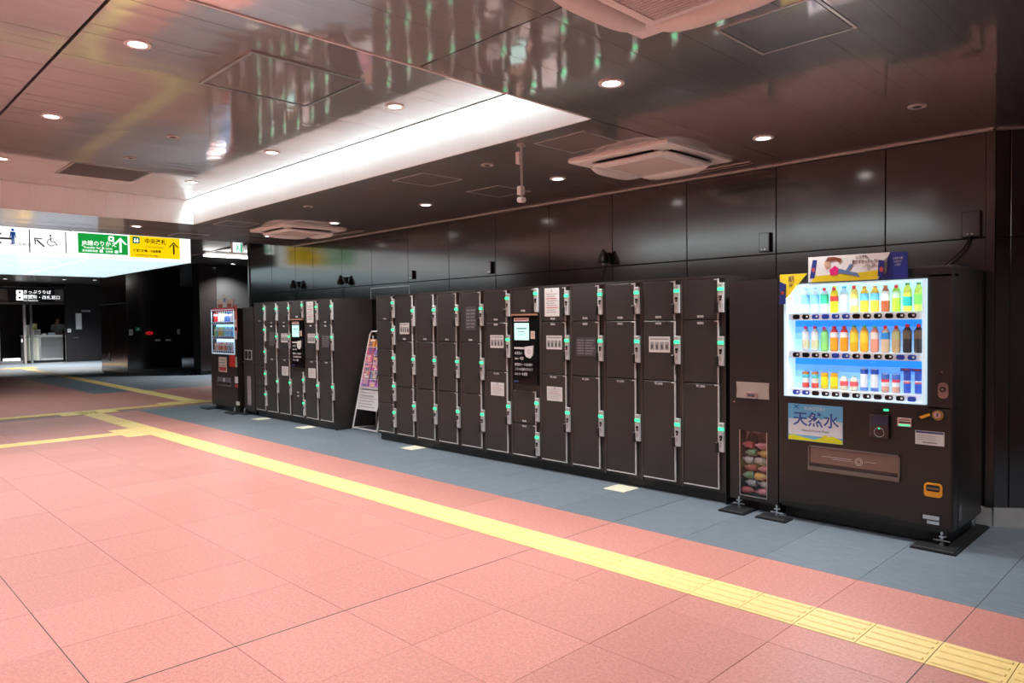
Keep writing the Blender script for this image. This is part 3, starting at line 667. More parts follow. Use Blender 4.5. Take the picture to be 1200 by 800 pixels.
cr = MB('front').mat(C(.92, .38, .02)).rrect(1.024, 1.133, .334, .426, .022, 0, .014).mat('black').rrect(1.037, 1.12, .372, .415, .012, .014, .0145).mat(C(.25, .15, .1)).box(1.04, 1.117, .385, .398, .0145, .016); cr.build('coin_return', vm)
pl = MB('front').mat('black').box(1.005, 1.125, .135, .215, 0, .001).mat('chrome').box(1.015, 1.115, .178, .206, .001, .003).box(1.04, 1.115, .148, .170, .001, .003).mat(C(.75, .85, .02)).box(1.092, 1.117, .109, .130, .001, .003); pl.build('rating_plate', vm)
lk = MB('front').mat('chrome').rrect(1.104, 1.167, .999, 1.106, .028, 0, .010).mat('black').disc(1.135, 1.06, .018, .010, .016, 14).mat('chrome').disc(1.135, 1.06, .009, .016, .02, 10).disc(1.127, 1.174, .008, 0, .006, 10); lk.build('door_lock', vm)
MB('side').mat('notice_print').box(.15, .21, .16, .26, VW, VW+.001).build('side_sticker', vm)
tg = MB('front').mat(C(.92, .72, .03)).prism([(.031, 1.876), (.241, 1.874), (.09, 1.70), (.031, 1.69)], .036, .038).mat(C(.02, .04, .22)).prism([(.028, 1.65), (.075, 1.65), (.08, 1.80), (.033, 1.82)], .038, .044).mat('chrome').prism([(.03, 1.72), (.078, 1.73), (.079, 1.752), (.031, 1.742)], .044, .0446).mat('red_ink').disc(.054, 1.737, .012, .0446, .045, 10)
tg = tg.build('price_tag_card', vm); text('期', 'front', .12, 1.835, .0385, .05, C(.1, .1, .12), tg); text('キ', 'front', .12, 1.79, .0385, .04, C(.1, .1, .12), tg)
def foot(parent, x, y, w_, d_, bx, by):
    pl = MB().mat('rubber_and_gap_shade').box(x, x+w_, y, y+d_, 0, .012); pl.cbox(x+.01, x+w_-.01, y+.01, y+d_-.01, .012, .02, .004); pl = pl.build('foot_plate', parent)
    bo = MB().mat('chrome').disc(bx, by, .020, .02, .035, 6).disc(bx, by, .009, .035, .11, 8).disc(bx, by, .026, .075, .085, 6).box(bx-.05, bx+.05, by-.006, by+.006, .045, .055); bo.build('levelling_bolt', pl)
ap = thing('anchor_plate', 'black anchor plate with bolt under the joint of bin and big vending machine', 'plate', (VX, VY, 0)); foot(ap, -.12, -.15, .24, .14, .015, -.06); foot(vm, .975, -.14, .27, .88, 1.13, -.0)
MB().mat('chrome').disc(1.16, .62, .018, .02, .12, 8).disc(1.16, .62, .03, .075, .085, 6).build('levelling_bolt', vm)
MB().mat('black').box(.03, VW-.03, .06, .70, .012, .10).build('under_frame', vm)
# advert boards standing on the machine
ad = thing('advert_board', 'white advert board with running cartoon figure and blue side flap on the vending machine', 'sign', (VX+.052, VY-.19, 1.806)); ad.scale = (.979, 1, 1.49)
AB = MB('front').mat('white').prism([(.203, 0), (.203, .125), (.779, .122), (.70, 0)], -.16, -.15)
ab = AB.build('board', ad)
d = MB('front')
d.mat(C(.02, .04, .25)).prism([(.215, .02), (.25, .02), (.27, .108), (.237, .11)], -.15, -.149).mat('red_ink').disc(.243, .06, .012, -.149, -.1485, 10)
d.mat(C(.80, .62, .02)).prism([(.22, .0), (.69, .0), (.74, .045), (.55, .035), (.26, .03)], -.15, -.1495)
d.mat(C(.75, .02, .20)).prism([(.36, .055), (.40, .075), (.43, .06), (.42, .03), (.37, .03)], -.149, -.148)
d.mat(C(.62, .40, .28)).disc(.345, .085, .022, -.149, -.148, 14)
d.mat(C(.22, .06, .03)).prism([(.335, .10), (.35, .118), (.40, .118), (.45, .108), (.44, .09), (.41, .102), (.37, .10)], -.148, -.147)
d.mat(C(.12, .22, .42)).prism([(.42, .04), (.46, .035), (.58, .015), (.56, .035), (.50, .045), (.53, .075), (.51, .08), (.48, .05), (.43, .06)], -.149, -.148)
d.mat('grey_ink').stroke([(.60, .06), (.63, .075), (.66, .06), (.69, .075)], .003, -.149, -.148); d.ring(.64, .055, .008, .011, -.149, -.148, 10).ring(.67, .07, .006, .009, -.149, -.148, 10)
d.build('cartoon_print', ab)
text('いつでも、', 'front', .60, .108, -.149, .021, 'ink', ab); text('翼さずかっちゃう?', 'front', .61, .086, -.149, .021, 'ink', ab)
fl = MB('front').mat(C(.02, .04, .30)).prism([(.70, 0), (.779, .122), (.888, .118), (.892, 0)], -.165, -.155).mat(C(.02, .03, .2)).prism([(.70, .015), (.735, .015), (.745, .085), (.705, .09)], -.149, -.147).mat('chrome').prism([(.74, .015), (.76, .03), (.765, .1), (.745, .09)], -.149, -.147).mat('red_ink').disc(.725, .045, .012, -.147, -.1465, 10)
fl = fl.build('blue_flap', ad)
for i, v in enumerate((.092, .077, .062)): text('いますぐ飲'[:5-i], 'front', .83, v, -.154, .013, 'white_print', fl)

# ================================================================== RECYCLING BIN (near)
rb = thing('recycling_bin', 'tall black drinks recycling bin with a clear window beside the big vending machine', 'bin', (-2.975, 5.43, 0))
b = MB().mat('vm_body').box(0, .415, .02, .62, .08, .10).box(0, .415, .60, .62, .10, 1.85).box(0, .02, .02, .60, .10, 1.85).box(.395, .415, .02, .60, .10, 1.85).box(0, .415, .02, .60, 1.83, 1.85).box(.02, .395, .02, .60, .70, .72); b.build('cabinet', rb)
b = MB('front').mat('vm_body').box(.003, .094, .08, 1.845, -.02, 0).box(.318, .412, .08, 1.845, -.02, 0).box(.094, .318, .64, 1.845, -.02, 0).box(.094, .318, .08, .12, -.02, 0); b.build('front_panel', rb)
MB('front').mat('glass').rrect(.090, .322, .116, .644, .03, -.006, -.002).mat('steel').ring(.206, .38, .0, .0, 0, 0, 3).box(.088, .094, .116, .644, -.004, .003).box(.318, .324, .116, .644, -.004, .003).box(.088, .324, .112, .120, -.004, .003).build('window_pane', rb)
fp = MB('front').mat(C(.42, .36, .31, .4)).prism([(.064, .905), (.344, .905), (.34, .96), (.344, 1.034), (.064, 1.034), (.07, .96)], 0, .008).mat('chrome').bevel(.15, .25, .905, .955, .006, .022, .006).mat('ink').box(.17, .23, .92, .94, .022, .023); fp.build('flap_plate', rb)
MB('front').mat('chrome').disc(.045, .87, .007, 0, .005, 8).build('bin_lock', rb)
foot(rb, 0, -.19, .22, .25, .10, -.03)
MB().mat('black').box(.02, .395, .06, .58, 0, .08).build('under_frame', rb)
random.seed(11)
trash_cols = [(.35, .06, .06), (.50, .33, .07), (.06, .22, .26), (.32, .32, .34), (.42, .15, .18), (.07, .08, .22), (.10, .26, .14), (.36, .32, .29), (.28, .10, .2)]
cn = ['red', 'amber', 'teal', 'silver', 'pink', 'navy', 'green', 'pale', 'purple']
k = 0
for row in range(7):
    for j in range(2):
        i = (row*2+j*4+row) % 9; cc = trash_cols[i]
        t = thing('discarded_bottle', '%s empty bottle piled behind the bin window' % cn[i], 'bottle', (-2.975+.150+.112*j+(.012 if row % 2 else -.006), 5.475+.01*(row % 2), .152+.062*row), '%s empties in the bin' % cn[i])
        mb = MB('front'); mb.smooth = True; L = .10
        mb.lathe(0, 0, [(.024, -L/2, C(*cc)), (.029, -L/2+.01, None), (.029, .012, C(cc[0]*.7+.08, cc[1]*.7+.08, cc[2]*.7+.08)), (.011, .04, C(*cc)), (.011, .052, None)])
        mb.build('bottle_body', t); t.rotation_euler = (random.uniform(-.1, .1), (math.pi/2+random.uniform(-.13, .13))*random.choice((-1, 1)), 0)
bag = MB('front').mat(M('bag', (.42, .28, .27), .35, var=.15, scale=12)).prism([(.10, .55), (.13, .63), (.2, .60), (.26, .635), (.315, .56), (.315, .64), (.10, .64)], -.10, -.09).box(.10, .315, .47, .64, -.30, -.29); bag.build('bin_liner', rb)

# ================================================================== FAR VENDING MACHINE AND BIN
V2 = thing('vending_machine', 'narrower vending machine with red trim and drinks display at the far end of the lockers', 'vending machine', (-13.46, 5.45, 0))
W2 = 1.11
def px2(px, py): p = ony(px, py, 5.45); return p.x+13.46, p.z
dL, dT = px2(248, 364); dR, dB = px2(275, 414.5); 
MB().mat('vm_body').bevel(0, W2, .09, .72, .09, 1.83, .01).build('cabinet', V2)
b = MB('front').mat('vm_body').box(0, W2, .09, dB, -.09, 0).box(0, W2, dT, 1.83, -.09, 0).box(0, dL, dB, dT, -.09, 0).box(dR, W2, dB, dT, -.09, 0); b.build('front_door', V2)
bb = MB('front'); hh = (dT-dB)/3
for k in range(3): bb.mat(M('far_sky%d' % k, ((.45, .62, .85), (.35, .72, .95), (.55, .80, .95))[k], .5, es=1.9)).box(dL, dR, dB+hh*k, dB+hh*(k+1), -.085, -.08)
bb.build('display_backdrop', V2)
for k in range(3):
    rl = MB('front').mat(C(.6, .7, .85)).box(dL, dR, dB+hh*k, dB+hh*k+.05, -.08, .002).build('shelf_rail', V2)
    for j in range(10): MB('front').mat(C(.02, .03, .12)).rrect(dL+.04+.1*j*(dR-dL)/1.0-.025, dL+.04+.1*j*(dR-dL)+.025, dB+hh*k+.012, dB+hh*k+.04, .01, .002, .008, 2).build('button', rl)
MB('front').mat('vm_frame').box(dL-.015, dL, dB-.015, dT+.015, -.01, .006).box(dR, dR+.015, dB-.015, dT+.015, -.01, .006).box(dL, dR, dT, dT+.015, -.01, .006).box(dL, dR, dB-.015, dB, -.01, .006).build('display_frame', V2)
MB('front').mat('glass').box(dL, dR, dB+.05, dT, .003, .005).build('display_glass', V2)
fc = [[(.8, .45, .3), (.75, .7, .7), (.85, .3, .2), (.5, .25, .15), (.8, .55, .3), (.75, .2, .2), (.5, .6, .7), (.3, .4, .5), (.6, .6, .65)],
      [(.5, .75, .2), (.2, .5, .7), (.9, .55, .1), (.8, .6, .2), (.3, .65, .35), (.45, .7, .9), (.3, .65, .9), (.5, .75, .95), (.2, .5, .85)],
      [(.65, .05, .06), (.6, .04, .05), (.75, .72, .7), (.8, .7, .5), (.7, .75, .8), (.1, .2, .55), (.08, .15, .5), (.12, .25, .6), (.6, .6, .7)]]
rn = ('bottom', 'middle', 'top')
for k in range(3):
    for j in range(9):
        cc = fc[k][j]; h = .15+.02*((j*3+k) % 3)
        nmc = 'red' if cc[0] > .6 and cc[1] < .35 else 'blue' if cc[2] > cc[0]+.1 else 'green' if cc[1] > cc[0] else 'orange' if cc[2] < .4 else 'pale'
        mb = MB('front'); mb.smooth = True
        mb.lathe(0, 0, [(.028, 0, C(*cc)), (.03, .01, None), (.03, h*.55, C(.8, .8, .8)), (.03, h*.7, C(*cc)), (.014, h*.88, C(cc[0]*.5, cc[1]*.5, cc[2]*.5)), (.014, h, None)])
        o = mb.build('sample_bottle', None, (-13.46+dL+.06+.095*j*(dR-dL), 5.45+.045, dB+hh*k+.052)); tag(o, '%s drink sample on the %s shelf of the far vending machine' % (nmc, rn[k]), 'bottle', '%s samples on the %s far shelf' % (nmc, rn[k]))
area('display_lamp', (.5, -.02, dT-.02), .8, .03, 9, rot=(math.radians(-35), 0, 0), parent=V2)
def fbox(nm, p0, p1, mt, n0=0, n1=.006, extra=None):
    u0, v1 = px2(*p0); u1, v0 = px2(*p1); q = MB('front').mat(mt).box(u0, u1, v0, v1, n0, n1)
    if extra: extra(q, u0, u1, v0, v1, n1)
    return q.build(nm, V2)
def lines(q, u0, u1, v0, v1, n):
    q.mat('red_ink').box(u0+.02, u1-.02, v0+.02, v0+.09, n, n+.001).mat('grey_ink')
    for k in range(3): q.box(u0+.03, u1-.05, v1-.06-.05*k, v1-.04-.05*k, n, n+.001)
fbox('poster', (256.5, 418), (266, 436), C(.78, .62, .5), extra=lines)
fbox('red_banner', (249, 361), (276, 364), C(.65, .06, .05))
fbox('side_banner', (274.5, 357), (278.5, 390), C(.68, .12, .10), extra=lambda q, u0, u1, v0, v1, n: q.mat('white_print').box(u0+.02, u1-.02, v0+.1, v1-.6, n, n+.001).box(u0+.02, u1-.02, v1-.45, v1-.25, n, n+.001))
fbox('red_sash', (270, 416), (276, 430), C(.70, .02, .02), 0, .02)
fbox('white_card', (275.5, 441), (279, 449), 'white_print'); fbox('red_card', (275.5, 450), (279, 454), C(.6, .05, .05)); fbox('green_card', (275, 418), (278, 430), C(.4, .55, .4))
fbox('dispensing_tray', (255, 441), (271, 453), C(.18, .19, .22, .2), -.002, .004, lambda q, u0, u1, v0, v1, n: q.mat('black').box(u0+.03, u1-.03, v0+.02, v0+.07, n, n+.002).mat('grey_ink').disc((u0+u1)/2, (v0+v1)/2+.02, .05, n, n+.001, 12))
fbox('small_label', (277, 470), (281, 475), C(.75, .72, .62))
foot(V2, -.16, -.16, .32, .3, .06, -.02); foot(V2, .9, -.16, .34, .3, 1.03, -.02)
MB().mat('black').box(.03, W2-.03, .06, .68, .012, .09).build('under_frame', V2)
b = MB('front').mat(C(.78, .60, .50)).box(.12, .80, 0, .17, -.1, -.09).mat('red_ink').box(.16, .72, .03, .09, -.09, -.088).mat('white_print').box(.36, .55, .0, .24, -.088, -.084).mat(C(.2, .35, .65)).box(.40, .51, .12, .19, -.084, -.083)
tag(b.build('advert_board', None, (-13.46, 5.45, 1.831)), 'small pink and red advert card on top of the far vending machine', 'sign')
rb2 = thing('recycling_bin', 'slim black recycling bin between far vending machine and the short locker bank', 'bin', (-12.20, 5.50, 0))
MB().mat('locker').bevel(0, .40, .0, .62, .06, 1.84, .006).build('cabinet', rb2)
b = MB('front').mat('lock_white').rrect(.06, .33, .94, 1.11, .03, 0, .006); b.mat('black').rrect(.075, .185, .955, 1.095, .03, .006, .009).rrect(.205, .315, .955, 1.095, .03, .006, .009); b.build('twin_opening', rb2)
MB('front').mat(M('frosted', (.42, .36, .37), .3, var=.25, scale=9)).rrect(.13, .27, .16, .66, .03, 0, .004).build('window_pane', rb2)
MB().mat('black').box(.02, .38, .04, .6, 0, .06).build('under_frame', rb2); MB('front').mat('chrome').disc(.02, .9, .012, 0, .02, 8).build('bin_lock', rb2)
foot(rb2, 0, -.10, .2, .2, .05, -.02)

# cream plates on the paving in front of the lockers
for x, y, lab in ((-4.02, 5.33, 'cream floor plate below the right part of the long locker bank'), (-7.2, 5.36, 'cream floor plate below the left part of the long locker bank'), (-9.85, 5.36, 'cream floor plate below the touch screen end of the short locker bank'), (-11.3, 5.36, 'cream floor plate below the five door column of the short bank')):
    tag(MB().mat('cream').cbox(-.115, .115, -.10, .13, 0, .005, .002).mat(C(.62, .6, .52)).box(-.09, .09, -.005, .005, .005, .0053).build('floor_plate', None, (x, y, 0)), lab, 'plate')

# ================================================================== BROCHURE STAND
bs = thing('brochure_stand', 'white wire brochure stand leaning between the two locker banks', 'stand', (-9.14, 5.73, 0))
SW = .62; SL = .34/1.42
def sp(u, z, n=0): return Vector((u, z*SL-n, z))     # point on the slanted front
fr = MB().mat('white').tube([sp(0, .012), sp(0, 1.38), sp(.03, 1.42), sp(SW-.03, 1.42), sp(SW, 1.38), sp(SW, .012)], .012, 8); fr.build('front_frame', bs)
fr = MB().mat('white').tube([sp(0, .03), sp(SW, .03)], .010, 6).tube([(0, .02, .03), (0, .40, .012)], .008, 6).tube([(SW, .02, .03), (SW, .40, .012)], .008, 6).tube([(.03, .40, .012), (.03, .36, 1.36)], .010, 6).tube([(SW-.03, .40, .012), (SW-.03, .36, 1.36)], .010, 6).tube([(.0, .40, .012), (SW, .40, .012)], .008, 6); fr.build('rear_frame', bs)
MB().mat('black').tube([sp(.16, 1.34), sp(.16, 1.40), sp(.2, 1.415)], .016, 6).build('hanger', bs)
random.seed(5)
for r in range(6):
    z = 1.20-.115*r
    MB().mat('white').tube([sp(.01, z-.006, .03), sp(SW-.01, z-.006, .03)], .004, 5).build('rack_wire', bs)
    for j in range(3):
        cc = random.choice([(.75, .12, .25), (.70, .25, .35), (.55, .10, .35), (.75, .35, .40), (.25, .25, .45)]) if r else random.choice([(.80, .28, .05), (.7, .12, .1), (.45, .1, .5)])
        if r == 0: cc = ((.80, .28, .05), (.82, .40, .06), (.75, .12, .08))[j]
        if r == 1: cc = ((.72, .10, .22), (.30, .16, .45), (.70, .20, .30))[j]
        if r == 5: cc = (.58, .25, .60)
        q = MB(); u = .03+.195*j; a, b_, c_, d_ = sp(u, z, .02), sp(u+.17, z, .02), sp(u+.17, z+.108, .012), sp(u, z+.108, .012)
        q.mat(C(*cc)).add([tuple(v) for v in (a, b_, c_, d_)]+[tuple(v+Vector((0, .006, 0))) for v in (a, b_, c_, d_)], [(0, 1, 2, 3), (7, 6, 5, 4), (0, 4, 5, 1), (1, 5, 6, 2), (2, 6, 7, 3), (3, 7, 4, 0)])
        for s in range(3):
            e = random.uniform(.02, .08); w1 = random.uniform(.05, .12); z4 = z+.012+.032*s; n_ = .0235-.0005*s
            q.mat(C(*random.choice([(.85, .8, .78), (.2, .18, .35), (.8, .5, .55), (.85, .65, .3), (.12, .2, .3)])))
            q.add([tuple(sp(u+e, z4, n_)), tuple(sp(u+e+w1 if e+w1 < .165 else u+.165, z4, n_)), tuple(sp(u+e+w1 if e+w1 < .165 else u+.165, z4+.024, n_)), tuple(sp(u+e, z4+.024, n_))], [(0, 1, 2, 3)])
        o = q.build('brochure', None, (-9.14, 5.73, 0)); tag(o, ('orange and red' if r == 0 else 'purple' if r == 5 else 'pink')+' leaflet on the %s rack of the brochure stand' % ('top', 'second', 'third', 'fourth', 'fifth', 'bottom')[r], 'leaflet', 'leaflets on the %s rack' % ('top', 'second', 'third', 'fourth', 'fifth', 'bottom')[r])
q = MB().mat('paper'); a = [sp(.05, .30, .03), sp(SW-.05, .30, .03), sp(SW-.05, .62, .016), sp(.05, .62, .016)]
q.add([tuple(v) for v in a]+[tuple(v+Vector((0, .002, 0))) for v in a], [(0, 1, 2, 3), (7, 6, 5, 4), (0, 4, 5, 1), (1, 5, 6, 2), (2, 6, 7, 3), (3, 7, 4, 0)]); q.mat('grey_ink')
for k in range(7):
    z = .58-.04*k; q.mat('ink' if k == 0 else 'grey_ink').add([tuple(sp(u, zz, .0325 if zz < .5 else .027)) for u, zz in ((.08, z), (.5-.04*(k % 3), z), (.5-.04*(k % 3), z+.010), (.08, z+.010))], [(0, 1, 2, 3)])
q.build('information_sheet', bs)

# ================================================================== CEILING FITTINGS
random.seed(9)
dl0 = None
def downlight(x, y, z, label, watts=DOWN_W):
    global dl0
    t = thing('downlight', label, 'downlight', (x, y, z), 'recessed downlights')
    link('trim_ring', cached('dlr', lambda: MB().mat('white').ring(0, 0, .052, .075, -.008, .004, 24).mesh('trim_ring')), t)
    link('lens', cached('dll', lambda: MB().mat('lens').disc(0, 0, .052, -.003, .003, 24).mesh('lens')), t)
    q = proj((x, y, z)); ln = 'downlight_beam' if q[2] > 0 and 0 <= q[0] <= 1200 and 0 <= q[1] <= 800 else 'downlight_beam_offscreen'
    l = bpy.data.lights.get(ln)
    if not l:
        l = bpy.data.lights.new(ln, 'SPOT'); l.energy = watts*9; l.spot_size = math.radians(118); l.spot_blend = .75; l.shadow_soft_size = .05; l.color = (.95, .985, 1)
    o = bpy.data.objects.new(ln, l); COL.objects.link(o); o.parent = t; o.location = (0, 0, -.02)
for x, px_ in ((-4.6, 'level with the large access panel'), (-6.62, 'between access panel and grille'), (-8.6, 'level with the grille')):
    for y, py_ in ((1.475, 'beside the dark ceiling seam'), (3.31, 'beside the cove slot'), (-.36, 'on the open hall side')): downlight(x, y, ZI, 'round coffer downlight %s, %s' % (py_, px_))
for x, px_ in ((-2.55, 'between air conditioner and vending machine'), (-4.6, 'on the pole side of the long bank air conditioner'), (-6.62, 'between two square access panels and the gap over the long bank'), (-8.6, 'beside the short bank air conditioner, toward the long bank'), (-10.5, 'beside the short bank air conditioner, toward the sign')): downlight(x, 5.17, ZL, 'low ceiling downlight '+px_)
downlight(-.5, 5.17, ZL, 'low ceiling downlight beyond the vending machine, by the angled wall'); downlight(-2.55, 3.33, ZL, 'low ceiling downlight between the coffer tip and the square access panel'); downlight(-10.55, 3.31, ZL, 'low ceiling downlight between the coffer and the hanging light box')
for x, y in ((-10.55, 1.475), (-10.55, -.36), (-2.55, 1.475), (-2.55, -.36), (-.5, -.36), (-2.55, -3), (-6.62, -3), (-10.55, -3), (-.5, -3)): downlight(x, y, ZL, 'round downlight in the low ceiling beside the coffer')
for x, y, z, lab in ((-1.5, 5.146, ZL, 'unlit round emergency lamp in the ceiling above the vending machine'), (-4.6, 4.262, ZL, 'small round ceiling sensor near the hanging conduit'), (-7.59, 4.224, ZL, 'small round ceiling sensor over the long locker bank'), (-6.64, 2.40, ZI, 'round smoke detector nearest the dark access panel in the coffer'), (-7.75, 2.393, ZI, 'round smoke detector nearest the grille in the coffer')):
    t = thing('ceiling_sensor', lab, 'sensor', (x, y, z))
    MB().mat('lamp_off').ring(0, 0, .030, .055, -.008, .002, 20).build('ring', t); MB().mat('ac_slot').disc(0, 0, .022, -.012, .002, 16).disc(0, 0, .030, -.003, .001, 16).build('core', t)
def hatch(x0, x1, y0, y1, z, label, mt='ceiling_metal', wd=.014, frame='trim_metal', drop=.004):
    t = thing('access_panel', label, 'ceiling panel', ((x0+x1)/2, (y0+y1)/2, z)); a, b = (x1-x0)/2, (y1-y0)/2
    MB().mat(frame).box(-a, a, -b, -b+wd, -drop, .001).box(-a, a, b-wd, b, -drop, .001).box(-a, -a+wd, -b+wd, b-wd, -drop, .001).box(a-wd, a, -b+wd, b-wd, -drop, .001).build('frame', t)
    MB().mat('rubber_and_gap_shade').box(-a+wd, a-wd, -b+wd, b-wd, -.0008, .002).build('gap_shade', t)  # dark sheet standing in for the shade in the gap around the panel
    MB().mat(mt).box(-a+wd+.006, a-wd-.006, -b+wd+.006, b-wd-.006, -drop*.7, .001).build('panel', t)
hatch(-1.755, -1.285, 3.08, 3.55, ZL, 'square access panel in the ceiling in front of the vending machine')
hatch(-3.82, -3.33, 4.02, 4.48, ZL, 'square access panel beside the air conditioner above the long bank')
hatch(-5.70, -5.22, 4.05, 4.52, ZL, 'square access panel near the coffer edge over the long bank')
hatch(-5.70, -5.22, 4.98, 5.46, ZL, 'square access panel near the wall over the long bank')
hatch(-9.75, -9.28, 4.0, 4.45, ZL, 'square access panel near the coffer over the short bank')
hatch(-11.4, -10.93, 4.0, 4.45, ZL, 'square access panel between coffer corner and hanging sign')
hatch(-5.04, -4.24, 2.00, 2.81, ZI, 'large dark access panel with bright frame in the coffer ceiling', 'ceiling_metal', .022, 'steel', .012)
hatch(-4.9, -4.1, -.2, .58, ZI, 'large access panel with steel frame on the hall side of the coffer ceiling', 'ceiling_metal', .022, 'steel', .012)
t = thing('ceiling_grille', 'dull grey ventilation grille in the coffer ceiling toward the sign', 'grille', (-8.66, 2.41, ZI))
b = MB().mat('steel').box(-.36, .36, -.385, -.36, -.008, .002).box(-.36, .36, .36, .385, -.008, .002).box(-.36, -.34, -.36, .36, -.008, .002).box(.34, .36, -.36, .36, -.008, .002); b.build('frame', t)
MB().mat('black').box(-.34, .34, -.36, .36, -.001, .002).build('duct', t)
sl = MB().mat('ceiling_dark').box(-.34, .34, -.009, .004, -.006, .0).mesh('slat')
for k in range(36): link('slat', sl, t, (0, -.35+.02*k, 0))
for x0, x1, lab in ((-4.05, -3.02, 'slim linear air diffuser by the wall above the long bank'), (-10.1, -9.07, 'slim linear air diffuser by the wall above the short bank')):
    t = thing('linear_diffuser', lab, 'diffuser', ((x0+x1)/2, 5.91, ZL)); a = (x1-x0)/2
    MB().mat('trim_metal').box(-a, a, -.045, -.030, -.006, .001).box(-a, a, .030, .045, -.006, .001).box(-a, -a+.012, -.03, .03, -.006, .001).box(a-.012, a, -.03, .03, -.006, .001).build('frame', t)
    MB().mat('black').box(-a+.012, a-.012, -.03, .03, -.001, .001).build('slot', t)
def cassette(x, y, label):
    t = thing('air_conditioner', label, 'air conditioner', (x, y, ZL), 'ceiling cassette air conditioners')
    a = .49
    def f_plate():
        b = MB('below').mat('ac_white')
        o = [(-a, -a), (a, -a), (a, a), (-a, a)]; i = [(-.335, -.335), (.335, -.335), (.335, .335), (-.335, .335)]
        b.add([(*p, 0) for p in o]+[(*p, .018) for p in o]+[(p[0]*.96, p[1]*.96, .026) for p in o]+[(*p, .030) for p in i], [(j, (j+1) % 4, 4+(j+1) % 4, 4+j) for j in range(4)]+[(4+j, 4+(j+1) % 4, 8+(j+1) % 4, 8+j) for j in range(4)]+[(8+j, 8+(j+1) % 4, 12+(j+1) % 4, 12+j) for j in range(4)]+[(0, 3, 2, 1)])
        return b.mesh('face_plate')
    link('face_plate', cached('acp', f_plate), t)
    def f_slot():
        return MB('below').mat('ac_slot').prism([(-.30, -.40), (.30, -.40), (.27, -.335), (-.27, -.335)], .020, .0305).mesh('air_outlet')
    def f_flap():
        b = MB('below').mat('ac_white'); b.smooth = True; n = 12; vs = []
        for j in range(n+1):
            u = -.34+.68*j/n; e = 1-(abs(u)/.34)**4; vs += [(u*.92, -.345, .032), (u, -.375-.07*e, .040+.022*e), (u*.99, -.36-.055*e, .058+.03*e), (u*.92, -.345, .044)]
        fs = []
        for j in range(n): fs += [(4*j+q, 4*j+(q+1) % 4, 4*j+4+(q+1) % 4, 4*j+4+q) for q in range(4)]
        b.add(vs, fs); return b.mesh('flap')
    def f_core():
        b = MB('below').mat('ac_white'); i = [(-.335, -.335), (.335, -.335), (.335, .335), (-.335, .335)]
        b.add([(*p, .028) for p in i]+[(*p, .045) for p in i]+[(p[0]*.88, p[1]*.88, .062) for p in i]+[(p[0]*.80, p[1]*.80, .062) for p in i]+[(p[0]*.80, p[1]*.80, .054) for p in i], sum([[(4*k+j, 4*k+(j+1) % 4, 4*k+4+(j+1) % 4, 4*k+4+j) for j in range(4)] for k in range(4)], [])+[(16, 17, 18, 19)])
        return b.mesh('grille_frame')
    g = link('grille_frame', cached('acc', f_core), t)
    for q in range(4):
        r = (0, 0, q*math.pi/2); link('air_outlet', cached('acs', f_slot), t, rot=r); link('flap', cached('acf', f_flap), t, rot=r)
    gs = cached('acg', lambda: MB('below').mat(C(.66, .65, .63)).box(-.265, .265, -.0035, .0035, .054, .060).mesh('grille_slat'))
    for k in range(24): link('grille_slat', gs, g, (0, -.255+.0222*k, 0))
cassette(-3.55, 5.165, 'cream cassette air conditioner above the right half of the long locker bank')
cassette(-9.58, 5.165, 'cream cassette air conditioner above the short locker bank')
cassette(-1.54, 2.40, 'cream cassette air conditioner away from the wall, beyond the coffer end')
t = thing('hanging_conduit', 'thin pole hanging from the ceiling with a small camera at its lower end', 'camera pole', (-3.885, 3.955, ZL))
MB().mat('trim_metal').disc(0, 0, .035, -.02, 0, 12).tube([(0, 0, -.01), (0, 0, -.40)], .010, 8).build('pole', t)
MB().mat('white').box(-.045, -.010, -.018, .018, -.15, -.06).build('junction_box', t); MB().mat('black').tube([(-.014, 0, -.20), (-.016, 0, -.34)], .007, 6).build('cable', t)
MB().mat('white').cbox(-.03, .008, -.022, .022, -.385, -.32, .004).build('bracket', t)
c_ = MB().mat('white').tube([(-.03, .0, -.42), (.03, -.01, -.43)], .022, 10).mat('black').disc(-.03, 0, .012, -.43, -.41, 8); c_.build('camera_head', t)
# spot lamps and boxes on the wall
def wall_spot(px, py, label):
    p = ony(px, py, YW-.1); t = thing('wall_spotlight', label, 'spotlight', (p.x, YW, p.z), 'clip spotlights on the wall')
    MB().mat('black').box(-.03, .03, -.02, 0, -.05, .05).build('bracket', t)
    h = MB('front').mat('black'); h.smooth = True; h.lathe(0, .10, [(.05, -.07, 'black'), (.055, -.04, None), (.045, .0, None), (.02, .055, None), (.012, .075, None)]); h.build('shade', t)
    MB('front').mat('lock_white').lathe(0, .10, [(.012, -.085, 'lock_white'), (.024, -.06, None), (.02, -.045, None)]).build('bulb', t)
    MB().mat('black').tube([(-.03, -.03, -.03), (-.07, -.015, -.12), (-.10, -.012, -.22), (-.08, -.012, -.34)], .004, 5).tube([(.0, -.02, 0), (0, -.06, .05), (0, -.1, .06)], .008, 6).build('cord', t)
wall_spot(707, 301, 'black clip spotlight on the wall above the middle of the long bank')
wall_spot(399, 328, 'black clip spotlight on the wall above the brochure stand side of the short bank')
wall_spot(343.5, 333, 'black clip spotlight on the wall above the touch screen of the short bank')
def wall_box(px, py, w_, h, label):
    p = ony(px, py, YW); t = thing('wall_box', label, 'wall box', (p.x, YW, p.z))
    MB('front').mat('wall_panel').cbox(-w_/2, w_/2, -h/2, h/2, 0, .04, .006).build('housing', t); MB('front').mat('chrome').disc(.01, -h*.38, .008, .04, .044, 8).disc(-.018, -h*.38, .006, .04, .044, 8).build('screw', t)
    return t
wall_box(897.5, 284, .10, .17, 'small dark box on the wall above the recycling bin')
t = wall_box(1139, 263, .12, .19, 'dark socket box on the wall above the vending machine')
